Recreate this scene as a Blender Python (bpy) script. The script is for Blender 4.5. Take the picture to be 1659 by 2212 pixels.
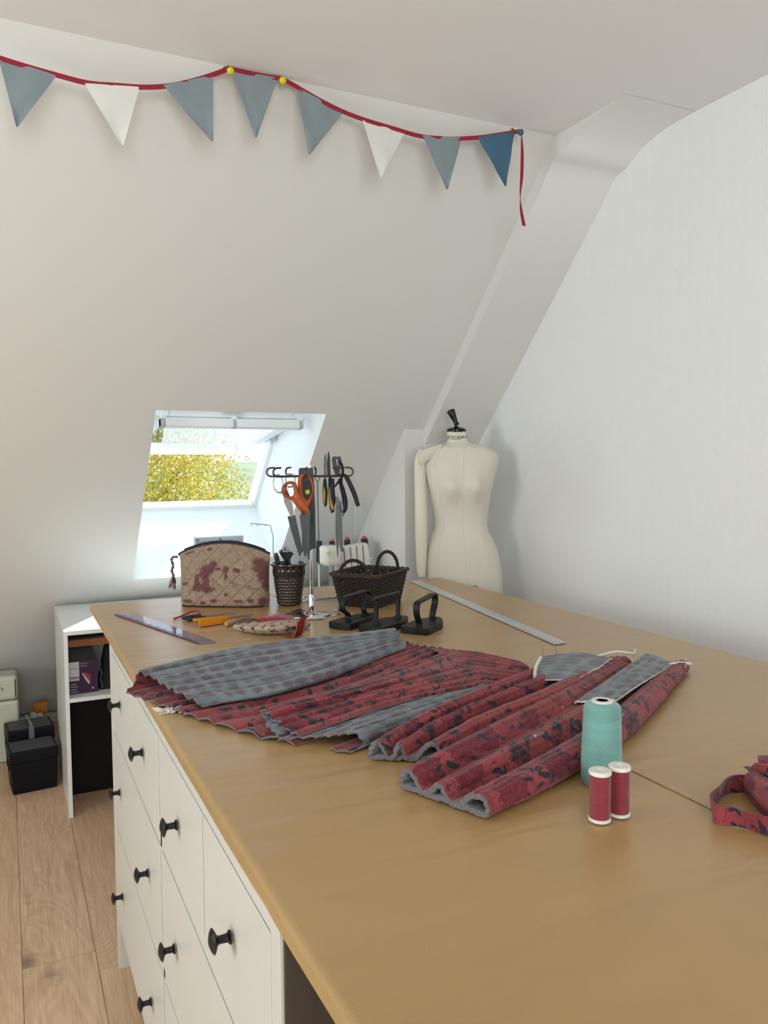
import bpy, math, random
from mathutils import Vector, Matrix, noise
random.seed(7)
PI = math.pi
for o in list(bpy.data.objects): bpy.data.objects.remove(o)
SC = bpy.context.scene
COL = SC.collection

# ---------------------------------------------------------------- camera, world, sun, lamps, exposure
F_PX, W_PX, H_PX = 1709.4, 1659.0, 2212.0
CAM_R = Vector((0.9018393, -0.4320325, -0.0058082))
CAM_D = Vector((-0.0323661, -0.0541451, -0.9980084))
CAM_F = Vector((0.4308576, 0.9002312, -0.0628134))
EYE = Vector((0, 0, 1.5))
cam = bpy.data.cameras.new('camera')
cam.sensor_fit = 'VERTICAL'; cam.sensor_height = 36.0
cam.lens = F_PX / H_PX * 36.0; cam.clip_start = 0.02; cam.clip_end = 400
co = bpy.data.objects.new('camera', cam); COL.objects.link(co)
m = Matrix((CAM_R, -CAM_D, -CAM_F)).transposed().to_4x4(); m.translation = EYE
co.matrix_world = m
SC.camera = co
SC.view_settings.view_transform = 'Standard'; SC.view_settings.look = 'None'
SC.view_settings.gamma = 1.0; SC.view_settings.use_curve_mapping = False
SC.view_settings.exposure = -0.07

wd = bpy.data.worlds.new('sky'); SC.world = wd; wd.use_nodes = True
bg = wd.node_tree.nodes['Background']; bg.inputs[0].default_value = (0.74, 0.84, 1.0, 1); bg.inputs[1].default_value = 1.7
sun = bpy.data.lights.new('sun', 'SUN'); sun.energy = 15.0; sun.angle = 0.009; sun.color = (1, 0.95, 0.86)
so = bpy.data.objects.new('sun', sun); COL.objects.link(so)
so.rotation_euler = Vector((0.60, 0.45, 0.66)).to_track_quat('Z', 'Y').to_euler()
def area(name, loc, aim, sx, sy, energy, col=(1, 1, 1)):
    l = bpy.data.lights.new(name, 'AREA'); l.shape = 'RECTANGLE'; l.size = sx; l.size_y = sy; l.energy = energy; l.color = col
    o = bpy.data.objects.new(name, l); COL.objects.link(o); o.location = loc
    o.rotation_euler = (Vector(loc) - Vector(aim)).to_track_quat('Z', 'Y').to_euler(); return o
area('daylight_left_window', (-2.78, 1.35, 1.5), (-1.0, 1.5, 2.2), 1.5, 1.3, 66, (1, 0.97, 0.93))
area('daylight_rear_window', (-0.3, -2.62, 1.65), (-0.2, -1.3, 2.7), 1.8, 1.2, 108, (1, 0.97, 0.94))
area('skylight_daylight', (0.95, 6.6, 5.2), (0.93, 4.0, 1.5), 2.2, 2.2, 140, (0.88, 0.92, 1.0))

# ---------------------------------------------------------------- helpers
def ray(px, py): return CAM_R * ((px - W_PX / 2) / F_PX) + CAM_D * ((py - H_PX / 2) / F_PX) + CAM_F
def onz(px, py, z): d = ray(px, py); return EYE + d * ((z - EYE.z) / d.z)      # measured point on a horizontal plane
def ony(px, py, y): d = ray(px, py); return EYE + d * ((y - EYE.y) / d.y)
def lin(c):
    return tuple(((v / 255) / 12.92 if v / 255 <= 0.04045 else ((v / 255 + 0.055) / 1.055) ** 2.4) for v in c)
class MB:
    def __init__(s): s.v = []; s.f = []; s.m = []; s.uv = None
    def add(s, vs, fs, mi=0):
        n = len(s.v); s.v += [tuple(v) for v in vs]
        for f in fs: s.f.append(tuple(i + n for i in f)); s.m.append(mi)
        return s
    def box(s, a, b, mi=0, M=None):
        x0, y0, z0 = a; x1, y1, z1 = b
        vs = [Vector((x, y, z)) for z in (z0, z1) for x, y in ((x0, y0), (x1, y0), (x1, y1), (x0, y1))]
        if M: vs = [M @ v for v in vs]
        return s.add(vs, [(3, 2, 1, 0), (4, 5, 6, 7), (0, 1, 5, 4), (1, 2, 6, 5), (2, 3, 7, 6), (3, 0, 4, 7)], mi)
    def quad(s, a, b, c, d, mi=0): return s.add([a, b, c, d], [(0, 1, 2, 3)], mi)
    def prism(s, poly, z0, z1, mi=0, M=None):
        n = len(poly); vs = [Vector((p[0], p[1], z0)) for p in poly] + [Vector((p[0], p[1], z1)) for p in poly]
        if M: vs = [M @ v for v in vs]
        return s.add(vs, [tuple(range(n - 1, -1, -1)), tuple(range(n, 2 * n))] + [(i, (i + 1) % n, n + (i + 1) % n, n + i) for i in range(n)], mi)
    def tube(s, path, r, seg=8, mi=0, closed=False, cap=True, flat=1.0, up=None):
        P = [Vector(p) for p in path]; n = len(P); rs = r if isinstance(r, (list, tuple)) else [r] * n
        ts = []
        for i in range(n):
            a = P[(i - 1) % n] if (closed or i > 0) else P[0]; b = P[(i + 1) % n] if (closed or i < n - 1) else P[-1]
            t = (b - a); ts.append(t.normalized() if t.length > 1e-9 else Vector((0, 0, 1)))
        u = Vector(up) if up else (Vector((0, 0, 1)) if abs(ts[0].z) < 0.9 else Vector((1, 0, 0)))
        vs = []
        for i in range(n):
            u = (u - ts[i] * u.dot(ts[i]));
            if u.length < 1e-6: u = ts[i].orthogonal()
            u.normalize(); w = ts[i].cross(u)
            for k in range(seg):
                a = 2 * PI * (k + 0.5) / seg; vs.append(P[i] + (u * math.cos(a) + w * math.sin(a) * flat) * rs[i])
        fs = []
        for i in range(n if closed else n - 1):
            j = (i + 1) % n
            for k in range(seg):
                l = (k + 1) % seg; fs.append((i * seg + k, i * seg + l, j * seg + l, j * seg + k))
        if cap and not closed: fs += [tuple(range(seg - 1, -1, -1)), tuple((n - 1) * seg + k for k in range(seg))]
        return s.add(vs, fs, mi)
    def lathe(s, prof, c=(0, 0, 0), axis=None, seg=32, mi=0):
        c = Vector(c); q = Vector(axis).to_track_quat('Z', 'Y').to_matrix() if axis else Matrix.Identity(3)
        vs = []
        for r, z in prof:
            for k in range(seg):
                a = 2 * PI * k / seg; vs.append(c + q @ Vector((r * math.cos(a), r * math.sin(a), z)))
        fs = []
        for i in range(len(prof) - 1):
            for k in range(seg):
                l = (k + 1) % seg; fs.append((i * seg + k, i * seg + l, (i + 1) * seg + l, (i + 1) * seg + k))
        if prof[0][0] > 1e-6: fs.append(tuple(range(seg - 1, -1, -1)))
        if prof[-1][0] > 1e-6: fs.append(tuple((len(prof) - 1) * seg + k for k in range(seg)))
        return s.add(vs, fs, mi)
    def grid(s, P, mi=0, flip=False, wrapu=False, wrapv=False):
        nu = len(P); nv = len(P[0]); vs = [p for r in P for p in r]; fs = []
        for i in range(nu if wrapu else nu - 1):
            for j in range(nv if wrapv else nv - 1):
                a, b, c, d = i * nv + j, ((i + 1) % nu) * nv + j, ((i + 1) % nu) * nv + (j + 1) % nv, i * nv + (j + 1) % nv
                fs.append((a, d, c, b) if flip else (a, b, c, d))
        return s.add(vs, fs, mi)
    def build(s, name, mats, parent=None, world=True, smooth=None, bevel=0, bseg=2, subsurf=0, label=None, weld=False):
        off = Vector((0, 0, 0))
        if parent is not None and world:
            r = parent
            while r.parent: r = r.parent
            off = r.location
        me = bpy.data.meshes.new(name)
        me.from_pydata([(v[0] - off[0], v[1] - off[1], v[2] - off[2]) for v in s.v], [], s.f)
        for mt in (mats if isinstance(mats, (list, tuple)) else [mats]): me.materials.append(mt)
        me.polygons.foreach_set('material_index', s.m)
        if s.uv:
            ul = me.uv_layers.new(name='UVMap')
            for lp in me.loops: ul.data[lp.index].uv = s.uv[lp.vertex_index]
        if smooth is not None: me.shade_smooth()
        o = bpy.data.objects.new(name, me); COL.objects.link(o)
        if smooth is not None and smooth > 0 and smooth < 180:
            import bmesh
            b = bmesh.new(); b.from_mesh(me); a = math.radians(smooth)
            for e in b.edges:
                if len(e.link_faces) == 2 and e.calc_face_angle(0) > a: e.smooth = False
            b.to_mesh(me); b.free()
        if parent is not None: o.parent = parent
        if bevel:
            md = o.modifiers.new('bevel', 'BEVEL'); md.width = bevel; md.segments = bseg; md.limit_method = 'ANGLE'; md.angle_limit = 0.6
            me.shade_smooth(); md.harden_normals = True
        if subsurf:
            md = o.modifiers.new('sub', 'SUBSURF'); md.levels = subsurf; md.render_levels = subsurf
        if label: o['label'] = label
        return o
def tag(o, label, cat, group=None, kind=None):
    o['label'] = label; o['category'] = cat
    if group: o['group'] = group
    if kind: o['kind'] = kind
    return o
def thing(name, label, cat, loc=(0, 0, 0), rz=0, group=None):
    o = bpy.data.objects.new(name, None); COL.objects.link(o); o.location = loc; o.rotation_euler = (0, 0, rz)
    o.empty_display_size = 0.05
    return tag(o, label, cat, group)
def struct(o): o['kind'] = 'structure'; return o
def copy_tree(o, parent=None):
    c = o.copy(); COL.objects.link(c); c.parent = parent
    for ch in [x for x in bpy.data.objects if x.parent == o]: copy_tree(ch, c)
    return c
def catmull(pts, n):
    P = [Vector(p) for p in pts]; out = []
    for i in range(len(P) - 1):
        a = P[i - 1] if i else P[0] * 2 - P[1]; b = P[i]; c = P[i + 1]; d = P[i + 2] if i + 2 < len(P) else P[-1] * 2 - P[-2]
        for k in range(n):
            t = k / n
            out.append(0.5 * ((2 * b) + (c - a) * t + (2 * a - 5 * b + 4 * c - d) * t * t + (3 * b - a - 3 * c + d) * t ** 3))
    out.append(P[-1]); return out
def text_mesh(s, height, cx=True):
    cu = bpy.data.curves.new('t', 'FONT'); cu.body = s; cu.size = height / 0.7; cu.align_x = 'CENTER' if cx else 'LEFT'; cu.resolution_u = 3
    o = bpy.data.objects.new('t', cu); COL.objects.link(o); bpy.context.view_layer.update()
    me = bpy.data.meshes.new_from_object(o); vs = [tuple(v.co) for v in me.vertices]; fs = [tuple(p.vertices) for p in me.polygons]
    bpy.data.objects.remove(o); bpy.data.meshes.remove(me); bpy.data.curves.remove(cu)
    return vs, fs

# ---------------------------------------------------------------- materials
def mat(name, c, rough=0.6, metal=0.0, spec=None, coat=0, sheen=0, trans=0, ior=1.45, emis=None, bump=None, vary=None, rgb=False):
    m = bpy.data.materials.new(name); m.use_nodes = True; nt = m.node_tree; b = nt.nodes['Principled BSDF']
    c = c if rgb else lin(c)
    b.inputs['Base Color'].default_value = (*c, 1); b.inputs['Roughness'].default_value = rough; b.inputs['Metallic'].default_value = metal
    if spec is not None: b.inputs['Specular IOR Level'].default_value = spec
    b.inputs['Coat Weight'].default_value = coat; b.inputs['Sheen Weight'].default_value = sheen
    b.inputs['Transmission Weight'].default_value = trans; b.inputs['IOR'].default_value = ior
    tc = None
    if bump or vary: tc = nt.nodes.new('ShaderNodeTexCoord')
    if bump:
        sc, st = bump; n = nt.nodes.new('ShaderNodeTexNoise'); n.inputs['Scale'].default_value = sc; n.inputs['Detail'].default_value = 4
        nt.links.new(tc.outputs['Object'], n.inputs['Vector'])
        bp = nt.nodes.new('ShaderNodeBump'); bp.inputs['Strength'].default_value = st; bp.inputs['Distance'].default_value = 0.004
        nt.links.new(n.outputs['Fac'], bp.inputs['Height']); nt.links.new(bp.outputs['Normal'], b.inputs['Normal'])
    if vary:
        sc, amt = vary; n = nt.nodes.new('ShaderNodeTexNoise'); n.inputs['Scale'].default_value = sc; n.inputs['Detail'].default_value = 5
        nt.links.new(tc.outputs['Object'], n.inputs['Vector'])
        mx = nt.nodes.new('ShaderNodeMix'); mx.data_type = 'RGBA'
        mx.inputs[6].default_value = (*[v * (1 - amt) for v in c], 1); mx.inputs[7].default_value = (*[min(1, v * (1 + amt)) for v in c], 1)
        nt.links.new(n.outputs['Fac'], mx.inputs[0]); nt.links.new(mx.outputs[2], b.inputs['Base Color'])
    return m
class NT:
    def __init__(s, m): s.m = m; s.t = m.node_tree; s.b = s.t.nodes['Principled BSDF']
    def n(s, ty, **kw):
        x = s.t.nodes.new(ty)
        for k, v in kw.items(): setattr(x, k, v)
        return x
    def l(s, a, b): s.t.links.new(a, b)
    def math(s, op, a, b=None, c=None):
        x = s.n('ShaderNodeMath', operation=op)
        for i, v in enumerate((a, b, c)):
            if v is None: continue
            if hasattr(v, 'links'): s.l(v, x.inputs[i])
            else: x.inputs[i].default_value = v
        return x.outputs[0]
    def mix(s, f, a, b):
        x = s.n('ShaderNodeMix', data_type='RGBA')
        for i, v in ((0, f), (6, a), (7, b)):
            if hasattr(v, 'links'): s.l(v, x.inputs[i])
            elif i == 0: x.inputs[0].default_value = v
            else: x.inputs[i].default_value = (*v, 1)
        return x.outputs[2]
    def noise(s, vec, scale, detail=3, rough=.5, dist=0):
        x = s.n('ShaderNodeTexNoise'); x.inputs['Scale'].default_value = scale; x.inputs['Detail'].default_value = detail; x.inputs['Roughness'].default_value = rough; x.inputs['Distortion'].default_value = dist
        s.l(vec, x.inputs['Vector']); return x.outputs['Fac']
    def vor(s, vec, scale, rnd=1.0, feat='F1'):
        x = s.n('ShaderNodeTexVoronoi', feature=feat); x.inputs['Scale'].default_value = scale; x.inputs['Randomness'].default_value = rnd
        s.l(vec, x.inputs['Vector']); return x
    def mapping(s, vec, loc=(0, 0, 0), rot=(0, 0, 0), scale=(1, 1, 1)):
        x = s.n('ShaderNodeMapping'); x.inputs[1].default_value = loc; x.inputs[2].default_value = rot; x.inputs[3].default_value = scale
        s.l(vec, x.inputs[0]); return x.outputs[0]
    def ramp(s, f, a, b):
        x = s.n('ShaderNodeMapRange'); x.inputs[1].default_value = a; x.inputs[2].default_value = b; s.l(f, x.inputs[0]); return x.outputs[0]
    def bump(s, h, strength=.3, dist=.002):
        x = s.n('ShaderNodeBump'); x.inputs['Strength'].default_value = strength; x.inputs['Distance'].default_value = dist
        s.l(h, x.inputs['Height']); s.l(x.outputs[0], s.b.inputs['Normal'])

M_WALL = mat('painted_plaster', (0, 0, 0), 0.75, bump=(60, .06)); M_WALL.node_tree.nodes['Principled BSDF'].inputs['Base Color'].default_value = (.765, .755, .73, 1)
M_CEIL = mat('ceiling_lightened', (.90, .89, .88), 0.75, rgb=True, bump=(60, .06))  # colour raised above the wall's, standing in for light bounced up to the ceiling
M_BLEND = mat('wall_to_ceiling_lightening', (.8, .8, .8), 0.75, rgb=True)  # lightens with height, from wall colour into the ceiling's painted-in light
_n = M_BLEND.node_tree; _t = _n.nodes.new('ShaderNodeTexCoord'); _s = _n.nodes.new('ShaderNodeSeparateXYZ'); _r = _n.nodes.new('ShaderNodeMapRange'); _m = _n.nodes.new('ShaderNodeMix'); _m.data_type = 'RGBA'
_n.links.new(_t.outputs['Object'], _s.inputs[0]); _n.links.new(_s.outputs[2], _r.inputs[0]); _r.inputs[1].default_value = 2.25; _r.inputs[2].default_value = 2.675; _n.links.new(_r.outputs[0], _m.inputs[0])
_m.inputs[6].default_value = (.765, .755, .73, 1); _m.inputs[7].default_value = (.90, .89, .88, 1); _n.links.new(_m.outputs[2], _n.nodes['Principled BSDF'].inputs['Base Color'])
M_REV = mat('white_reveal_paint', (.85, .87, .88), 0.45, rgb=True)
M_WHITE = mat('white_lacquer', (.68, .67, .635), 0.35, rgb=True)
M_DESK = mat('white_melamine', (.80, .81, .80), 0.28, rgb=True)
M_BLACK = mat('black_metal', (14, 15, 18), 0.38, bump=(90, .1))
M_BPLAS = mat('black_plastic', (16, 17, 19), 0.5, spec=.3)
M_IRON = mat('cast_iron', (22, 22, 22), 0.5, metal=.3, bump=(120, .5), vary=(40, .35))
M_CHROME = mat('chrome', (.75, .76, .78), 0.08, metal=1, rgb=True)
M_STEEL = mat('steel', (.42, .43, .44), 0.28, metal=1, rgb=True)
M_DSTEEL = mat('dark_steel', (.085, .088, .092), 0.32, metal=1, rgb=True)
M_BACK = mat('black_fabric_back', (8, 8, 11), 0.8)
# right wall: herringbone wallpaper
M_PAPER = mat('herringbone_wallpaper', (.90, .905, .91), 0.7, rgb=True); n = NT(M_PAPER)
tc = n.n('ShaderNodeTexCoord'); sp = n.n('ShaderNodeSeparateXYZ'); n.l(tc.outputs['Object'], sp.inputs[0])
pp = n.math('PINGPONG', sp.outputs[1], 0.022); zz = n.math('MULTIPLY_ADD', pp, 1.6, sp.outputs[2]); wv = n.math('SINE', n.math('MULTIPLY', zz, 2 * PI / .0088))
n.bump(wv, .22, .0012)
# kraft paper
def kraft(name, c, ro=.36):
    m = mat(name, c, ro, spec=.65, coat=.12); n = NT(m); n.b.inputs['Coat Roughness'].default_value = .22; tc = n.n('ShaderNodeTexCoord'); P = tc.outputs['Object']
    w = n.noise(n.mapping(P, scale=(1.1, 5.5, 1)), 2.0, 2, .5, .4)
    br = n.n('ShaderNodeTexWave', bands_direction='DIAGONAL'); br.inputs['Scale'].default_value = 150; br.inputs['Distortion'].default_value = .3; n.l(P, br.inputs['Vector'])
    f = n.noise(P, 400, 2)
    h = n.math('ADD', n.math('MULTIPLY', w, 1.0), n.math('ADD', n.math('MULTIPLY', br.outputs['Fac'], .012), n.math('MULTIPLY', f, .01)))
    n.bump(h, .5, .012)
    cc = lin(c); n.l(n.mix(n.ramp(n.noise(P, 3, 4), .3, .7), tuple(v * .95 for v in cc), tuple(v * 1.04 for v in cc)), n.b.inputs['Base Color'])
    return m
M_KRAFT = kraft('kraft_paper', (175, 141, 94), .32)
# oak planks, tone of each plank from a face attribute
M_FLOOR = mat('oak_planks', (190, 150, 110), .38); n = NT(M_FLOOR)
at = n.n('ShaderNodeAttribute'); at.attribute_name = 'plank'; tc = n.n('ShaderNodeTexCoord')
cb = n.n('ShaderNodeVectorMath', operation='MULTIPLY_ADD'); n.l(at.outputs['Color'], cb.inputs[0]); cb.inputs[1].default_value = (17, 31, 9); n.l(tc.outputs['Object'], cb.inputs[2])
V = cb.outputs[0]
g1 = n.noise(n.mapping(V, scale=(3.2, .75, 1)), 1.6, 2, .5, .6)
rings = n.math('SINE', n.math('MULTIPLY', g1, 130))
g2 = n.noise(n.mapping(V, scale=(60, 2.2, 1)), 3, 4, .6)
knot = n.vor(n.mapping(V, scale=(3.6, 1.5, 1)), 1.0).outputs['Distance']
kk = n.ramp(n.math('ADD', knot, n.math('MULTIPLY', n.noise(V, 22, 3), .16)), .11, .24)
f1 = n.math('ADD', n.math('ADD', n.math('MULTIPLY', rings, .10), n.math('MULTIPLY', n.math('SUBTRACT', n.noise(n.mapping(V, scale=(9, .8, 1)), 6, 3, .6), .5), .9)), n.math('ADD', n.math('MULTIPLY', g2, 1.3), -.2))
base = n.mix(f1, lin((232, 200, 166)), lin((176, 138, 106)))
sr = n.n('ShaderNodeSeparateXYZ'); n.l(at.outputs['Color'], sr.inputs[0])
base = n.mix(n.math('MULTIPLY', sr.outputs[0], .35), base, lin((204, 164, 126)))
base = n.mix(kk, lin((96, 74, 56)), base)
n.l(base, n.b.inputs['Base Color']); n.bump(f1, .08, .001)
# fabrics
def fabric_red():
    m = mat('red_floral_cotton', (130, 40, 50), .85, sheen=.15); n = NT(m); tc = n.n('ShaderNodeTexCoord'); U = tc.outputs['UV']
    wv = n.n('ShaderNodeTexNoise'); wv.inputs['Scale'].default_value = 30; wv.inputs['Detail'].default_value = 2; n.l(U, wv.inputs['Vector'])
    va = n.n('ShaderNodeVectorMath', operation='MULTIPLY_ADD'); n.l(wv.outputs['Color'], va.inputs[0]); va.inputs[1].default_value = (.022, .022, 0); n.l(U, va.inputs[2]); D = va.outputs[0]
    v = n.vor(n.mapping(U, loc=(.3, .1, 0)), 11, .85).outputs['Distance']
    d = n.math('ADD', v, n.math('MULTIPLY', n.math('SUBTRACT', n.noise(U, 75, 2, .6), .5), .5))
    fl = n.ramp(d, .47, .41); line = n.ramp(n.math('ABSOLUTE', n.math('SUBTRACT', n.noise(U, 90, 2, .5, 2.0), .5)), .03, .012)
    rim = n.ramp(n.math('ABSOLUTE', n.math('SUBTRACT', d, .45)), .035, .012)
    def leaf(l, r, s, c_, t_): return n.ramp(n.vor(n.mapping(n.mapping(D, loc=l, rot=(0, 0, r)), scale=(.40, 1.0, 1)), c_, 1).outputs['Distance'], t_, t_ - .05)
    lf = n.math('MAXIMUM', leaf((.13, .07, 0), .9, 0, 48, .31), n.math('MAXIMUM', leaf((.5, .7, 0), -.55, 0, 50, .29), leaf((.9, .2, 0), .15, 0, 56, .26)))
    sp = n.ramp(n.noise(U, 7, 1), .38, .46); lf = n.math('MULTIPLY', lf, sp)
    st = n.vor(n.mapping(D, rot=(0, 0, .6), scale=(1, .5, 1)), 20, 1, 'DISTANCE_TO_EDGE').outputs['Distance']
    stl = n.ramp(st, .02, .008)
    base = n.mix(n.ramp(n.noise(U, 9, 2), .35, .65), lin((124, 42, 50)), lin((146, 56, 62)))
    c = n.mix(n.math('MULTIPLY', stl, .55), base, lin((60, 24, 36)))
    c = n.mix(n.math('MULTIPLY', fl, .88), c, lin((92, 14, 32)))
    c = n.mix(n.math('MULTIPLY', n.math('MULTIPLY', line, fl), .55), c, lin((160, 60, 76)))
    c = n.mix(n.math('MULTIPLY', rim, .22), c, lin((190, 95, 105)))
    c = n.mix(lf, c, lin((30, 29, 42)))
    n.l(c, n.b.inputs['Base Color'])
    n.bump(n.math('ADD', n.noise(U, 900, 2), n.math('MULTIPLY', n.noise(U, 60, 3), 3.5)), .45, .0015)
    return m
def fabric_grey():
    m = mat('grey_printed_cotton', (125, 137, 143), .85, sheen=.2); n = NT(m); tc = n.n('ShaderNodeTexCoord'); U = tc.outputs['UV']
    br = n.n('ShaderNodeTexVoronoi', feature='F1'); br.inputs['Scale'].default_value = 1; br.inputs['Randomness'].default_value = .3
    mp = n.mapping(U, rot=(0, 0, .08), scale=(19, 34, 1)); n.l(mp, br.inputs['Vector'])
    d = br.outputs['Distance']; nz = n.noise(U, 170, 3, .7)
    blob = n.ramp(n.math('ADD', d, n.math('MULTIPLY', n.math('SUBTRACT', nz, .5), .9)), .42, .32)
    ln = n.ramp(n.math('ABSOLUTE', n.math('SUBTRACT', n.noise(U, 130, 2, .5, 1.5), .5)), .05, .02)
    area_ = n.ramp(d, .48, .38)
    msk = n.math('MAXIMUM', n.math('MULTIPLY', blob, .5), n.math('MULTIPLY', n.math('MULTIPLY', ln, area_), .9))
    base = n.mix(n.ramp(n.noise(U, 12, 2), .35, .65), lin((102, 111, 118)), lin((122, 131, 137)))
    n.l(n.mix(msk, base, lin((78, 36, 52))), n.b.inputs['Base Color'])
    n.bump(n.math('ADD', n.noise(U, 900, 2), n.math('MULTIPLY', n.noise(U, 60, 3), 2.5)), .35, .0012)
    return m
M_RED = fabric_red(); M_GREY = fabric_grey()
M_BATT = mat('grey_batting_edge', (112, 106, 108), .95, bump=(300, .6))
M_LINT = mat('white_batting', (225, 222, 215), .95, bump=(200, .8))
M_CALICO = mat('calico', (.72, .68, .58), .8, rgb=True, bump=(700, .12))

# ---------------------------------------------------------------- the room
TS = 1.02188; KS = 5.1286; CEIL = 2.68; K2 = 5.05                 # slope: z + TS*y = KS ; nearer slope on the right: K2
XR, XL, YR = 2.15, -2.6, -2.4
SN = Vector((0, TS, 1)).normalized(); SD = Vector((0, 1, -TS)).normalized()
def sl(x, z, K=KS): return Vector((x, (K - z) / TS, z))
XB = 1.845; XP = 1.737; YP = 3.39
# floor, laid plank by plank
fb = MB(); cols = []
PWd = .205; x = XL - .02
ks = range(int((XL) / PWd) - 2, int(XR / PWd) + 3)
joints = {-1: 3.125, 0: 2.51, 1: 2.405}
rnd = random.Random(3)
for k in ks:
    x0, x1 = max(XL - .1, k * PWd), min(XR + .1, (k + 1) * PWd)
    if x1 <= x0: continue
    j = joints.get(k, rnd.uniform(0, 1.8)); y = j - 1.285 * 6
    while y < 5.6:
        a, b = max(y, YR - .1), min(y + 1.285, 5.3)
        if b > a: fb.box((x0 + .001, a + .001, -.012), (x1 - .001, b - .001, 0)); cols.append((rnd.random(), rnd.random(), rnd.random()))
        y += 1.285
n0 = len(fb.f); fb.box((XL - .12, YR - .12, -.03), (XR + .12, 5.3, -.005))
fl = fb.build('floor', M_FLOOR)
ca = fl.data.attributes.new('plank', 'FLOAT_COLOR', 'FACE')
for i in range(len(fl.data.polygons)):
    c = cols[i // 6] if i < n0 else (0, 0, 0); ca.data[i].color = (*c, 1)
struct(fl)
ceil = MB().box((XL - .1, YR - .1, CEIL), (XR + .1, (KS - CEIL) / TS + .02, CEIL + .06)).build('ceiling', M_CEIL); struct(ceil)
# sloped wall with the roof-window opening
WX0, WX1, WZT, WZB = .566, 1.312, 1.718, .915
sb = MB()
xs = [XL - .1, WX0, WX1, XR + .1]; zs = [CEIL + .02, WZT, WZB, 0]
for i in range(3):
    for j in range(3):
        if i == 1 and j == 1: continue
        sb.quad(sl(xs[i], zs[j]), sl(xs[i], zs[j + 1]), sl(xs[i + 1], zs[j + 1]), sl(xs[i + 1], zs[j]))
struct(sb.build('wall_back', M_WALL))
# right part of the slope stands forward, coved into the ceiling; pillar beside it
rb = MB(); prof = []
for yz in [(2.03, CEIL - .001), (2.12, CEIL - .004), (2.20, CEIL - .014), (2.28, CEIL - .036), (2.35, CEIL - .076), (2.42, K2 - TS * 2.42 + .004), (2.50, K2 - TS * 2.50)]: prof.append(yz)
prof = [Vector((0, p[0], p[1])) for p in prof]; prof = catmull(prof, 4) + [Vector((0, YP, K2 - TS * YP)), Vector((0, YP, 0))]
rb.grid([[Vector((x, p.y, p.z)) for p in prof] for x in (XB, XR + .02)])
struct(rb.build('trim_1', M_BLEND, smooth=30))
pb = MB()
# side of the forward slope (faces the window side)
side = prof[:-2]
pts = [Vector((XB, p.y, p.z)) for p in side] + [Vector((XB, YP, K2 - TS * YP)), Vector((XB, YP, 0)), Vector((XB, YP + .2, 0)), sl(XB, 1.6) + Vector((0, .02, 0)), Vector((XB, (KS - CEIL) / TS + .02, CEIL + .01))]
pb.add(pts, [tuple(range(len(pts)))])
zp = sl(0, 1.664)
pb.prism([(YP, 0), (5.0, 0), (YP + .006, 1.664)], XP, XB + .002, M=Matrix(((0, 0, 1, 0), (1, 0, 0, 0), (0, 1, 0, 0), (0, 0, 0, 1))))
struct(pb.build('trim_2', M_WALL))
struct(MB().prism([(YR - .1, -.01), (5.06, -.01), (2.42, CEIL + .04), (YR - .1, CEIL + .04)], XR, XR + .08, M=Matrix(((0, 0, 1, 0), (1, 0, 0, 0), (0, 1, 0, 0), (0, 0, 0, 1)))).build('wall_right', M_PAPER))
# left wall with a window opening, rear wall with a window opening
def wall_open(name, ax, pos, thick, lo, hi, o, mtl):
    b = MB(); (a0, a1), (z0, z1) = o
    for (u0, u1, w0, w1) in ((lo, a0, 0, CEIL), (a1, hi, 0, CEIL), (a0, a1, 0, z0), (a0, a1, z1, CEIL)):
        if ax == 'x': b.box((pos - thick, u0, w0), (pos, u1, w1))
        else: b.box((u0, pos - thick, w0), (u1, pos, w1))
    return struct(b.build(name, mtl))
wall_open('wall_left', 'x', XL, .12, YR - .1, 5.1, ((.6, 2.1), (.9, 2.2)), M_WALL)
wall_open('wall_rear', 'y', YR, .12, XL - .1, XR + .1, ((-1.2, .6), (1.15, 2.35)), M_WALL)
M_GLASS = bpy.data.materials.new('window_glass'); M_GLASS.use_nodes = True; nt = M_GLASS.node_tree; nt.nodes.clear()
out = nt.nodes.new('ShaderNodeOutputMaterial'); mxs = nt.nodes.new('ShaderNodeMixShader'); tr = nt.nodes.new('ShaderNodeBsdfTransparent'); gl = nt.nodes.new('ShaderNodeBsdfGlossy')
tr.inputs[0].default_value = (.80, .93, .95, 1); gl.inputs['Roughness'].default_value = .02; gl.inputs[0].default_value = (.9, .95, 1, 1)
fr = nt.nodes.new('ShaderNodeFresnel'); fr.inputs[0].default_value = 1.45
fq = nt.nodes.new('ShaderNodeMath'); fq.operation = 'MULTIPLY'; fq.inputs[1].default_value = .45; nt.links.new(fr.outputs[0], fq.inputs[0])
nt.links.new(fq.outputs[0], mxs.inputs[0]); nt.links.new(tr.outputs[0], mxs.inputs[1]); nt.links.new(gl.outputs[0], mxs.inputs[2]); nt.links.new(mxs.outputs[0], out.inputs[0])
def flat_window(name, M):
    w = MB()
    for a, b in (((-.5, -.03, 0), (-.43, .03, 1)), ((.43, -.03, 0), (.5, .03, 1)), ((-.43, -.03, 0), (.43, .03, .07)), ((-.43, -.03, .93), (.43, .03, 1)), ((-.03, -.025, .07), (.03, .025, .93))): w.box(a, b, M=M)
    o = struct(w.build(name, M_REV)); g = MB().quad(*[M @ Vector(p) for p in ((-.46, 0, .03), (.46, 0, .03), (.46, 0, .97), (-.46, 0, .97))]).build('pane', M_GLASS, o)
flat_window('window_2', Matrix.Translation((XL - .07, 1.35, .9)) @ Matrix.Rotation(PI / 2, 4, 'Z') @ Matrix.Diagonal((1.5, 1, 1.3, 1)))
flat_window('window_3', Matrix.Translation((-.3, YR - .07, 1.15)) @ Matrix.Diagonal((1.8, 1, 1.2, 1)))
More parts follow.
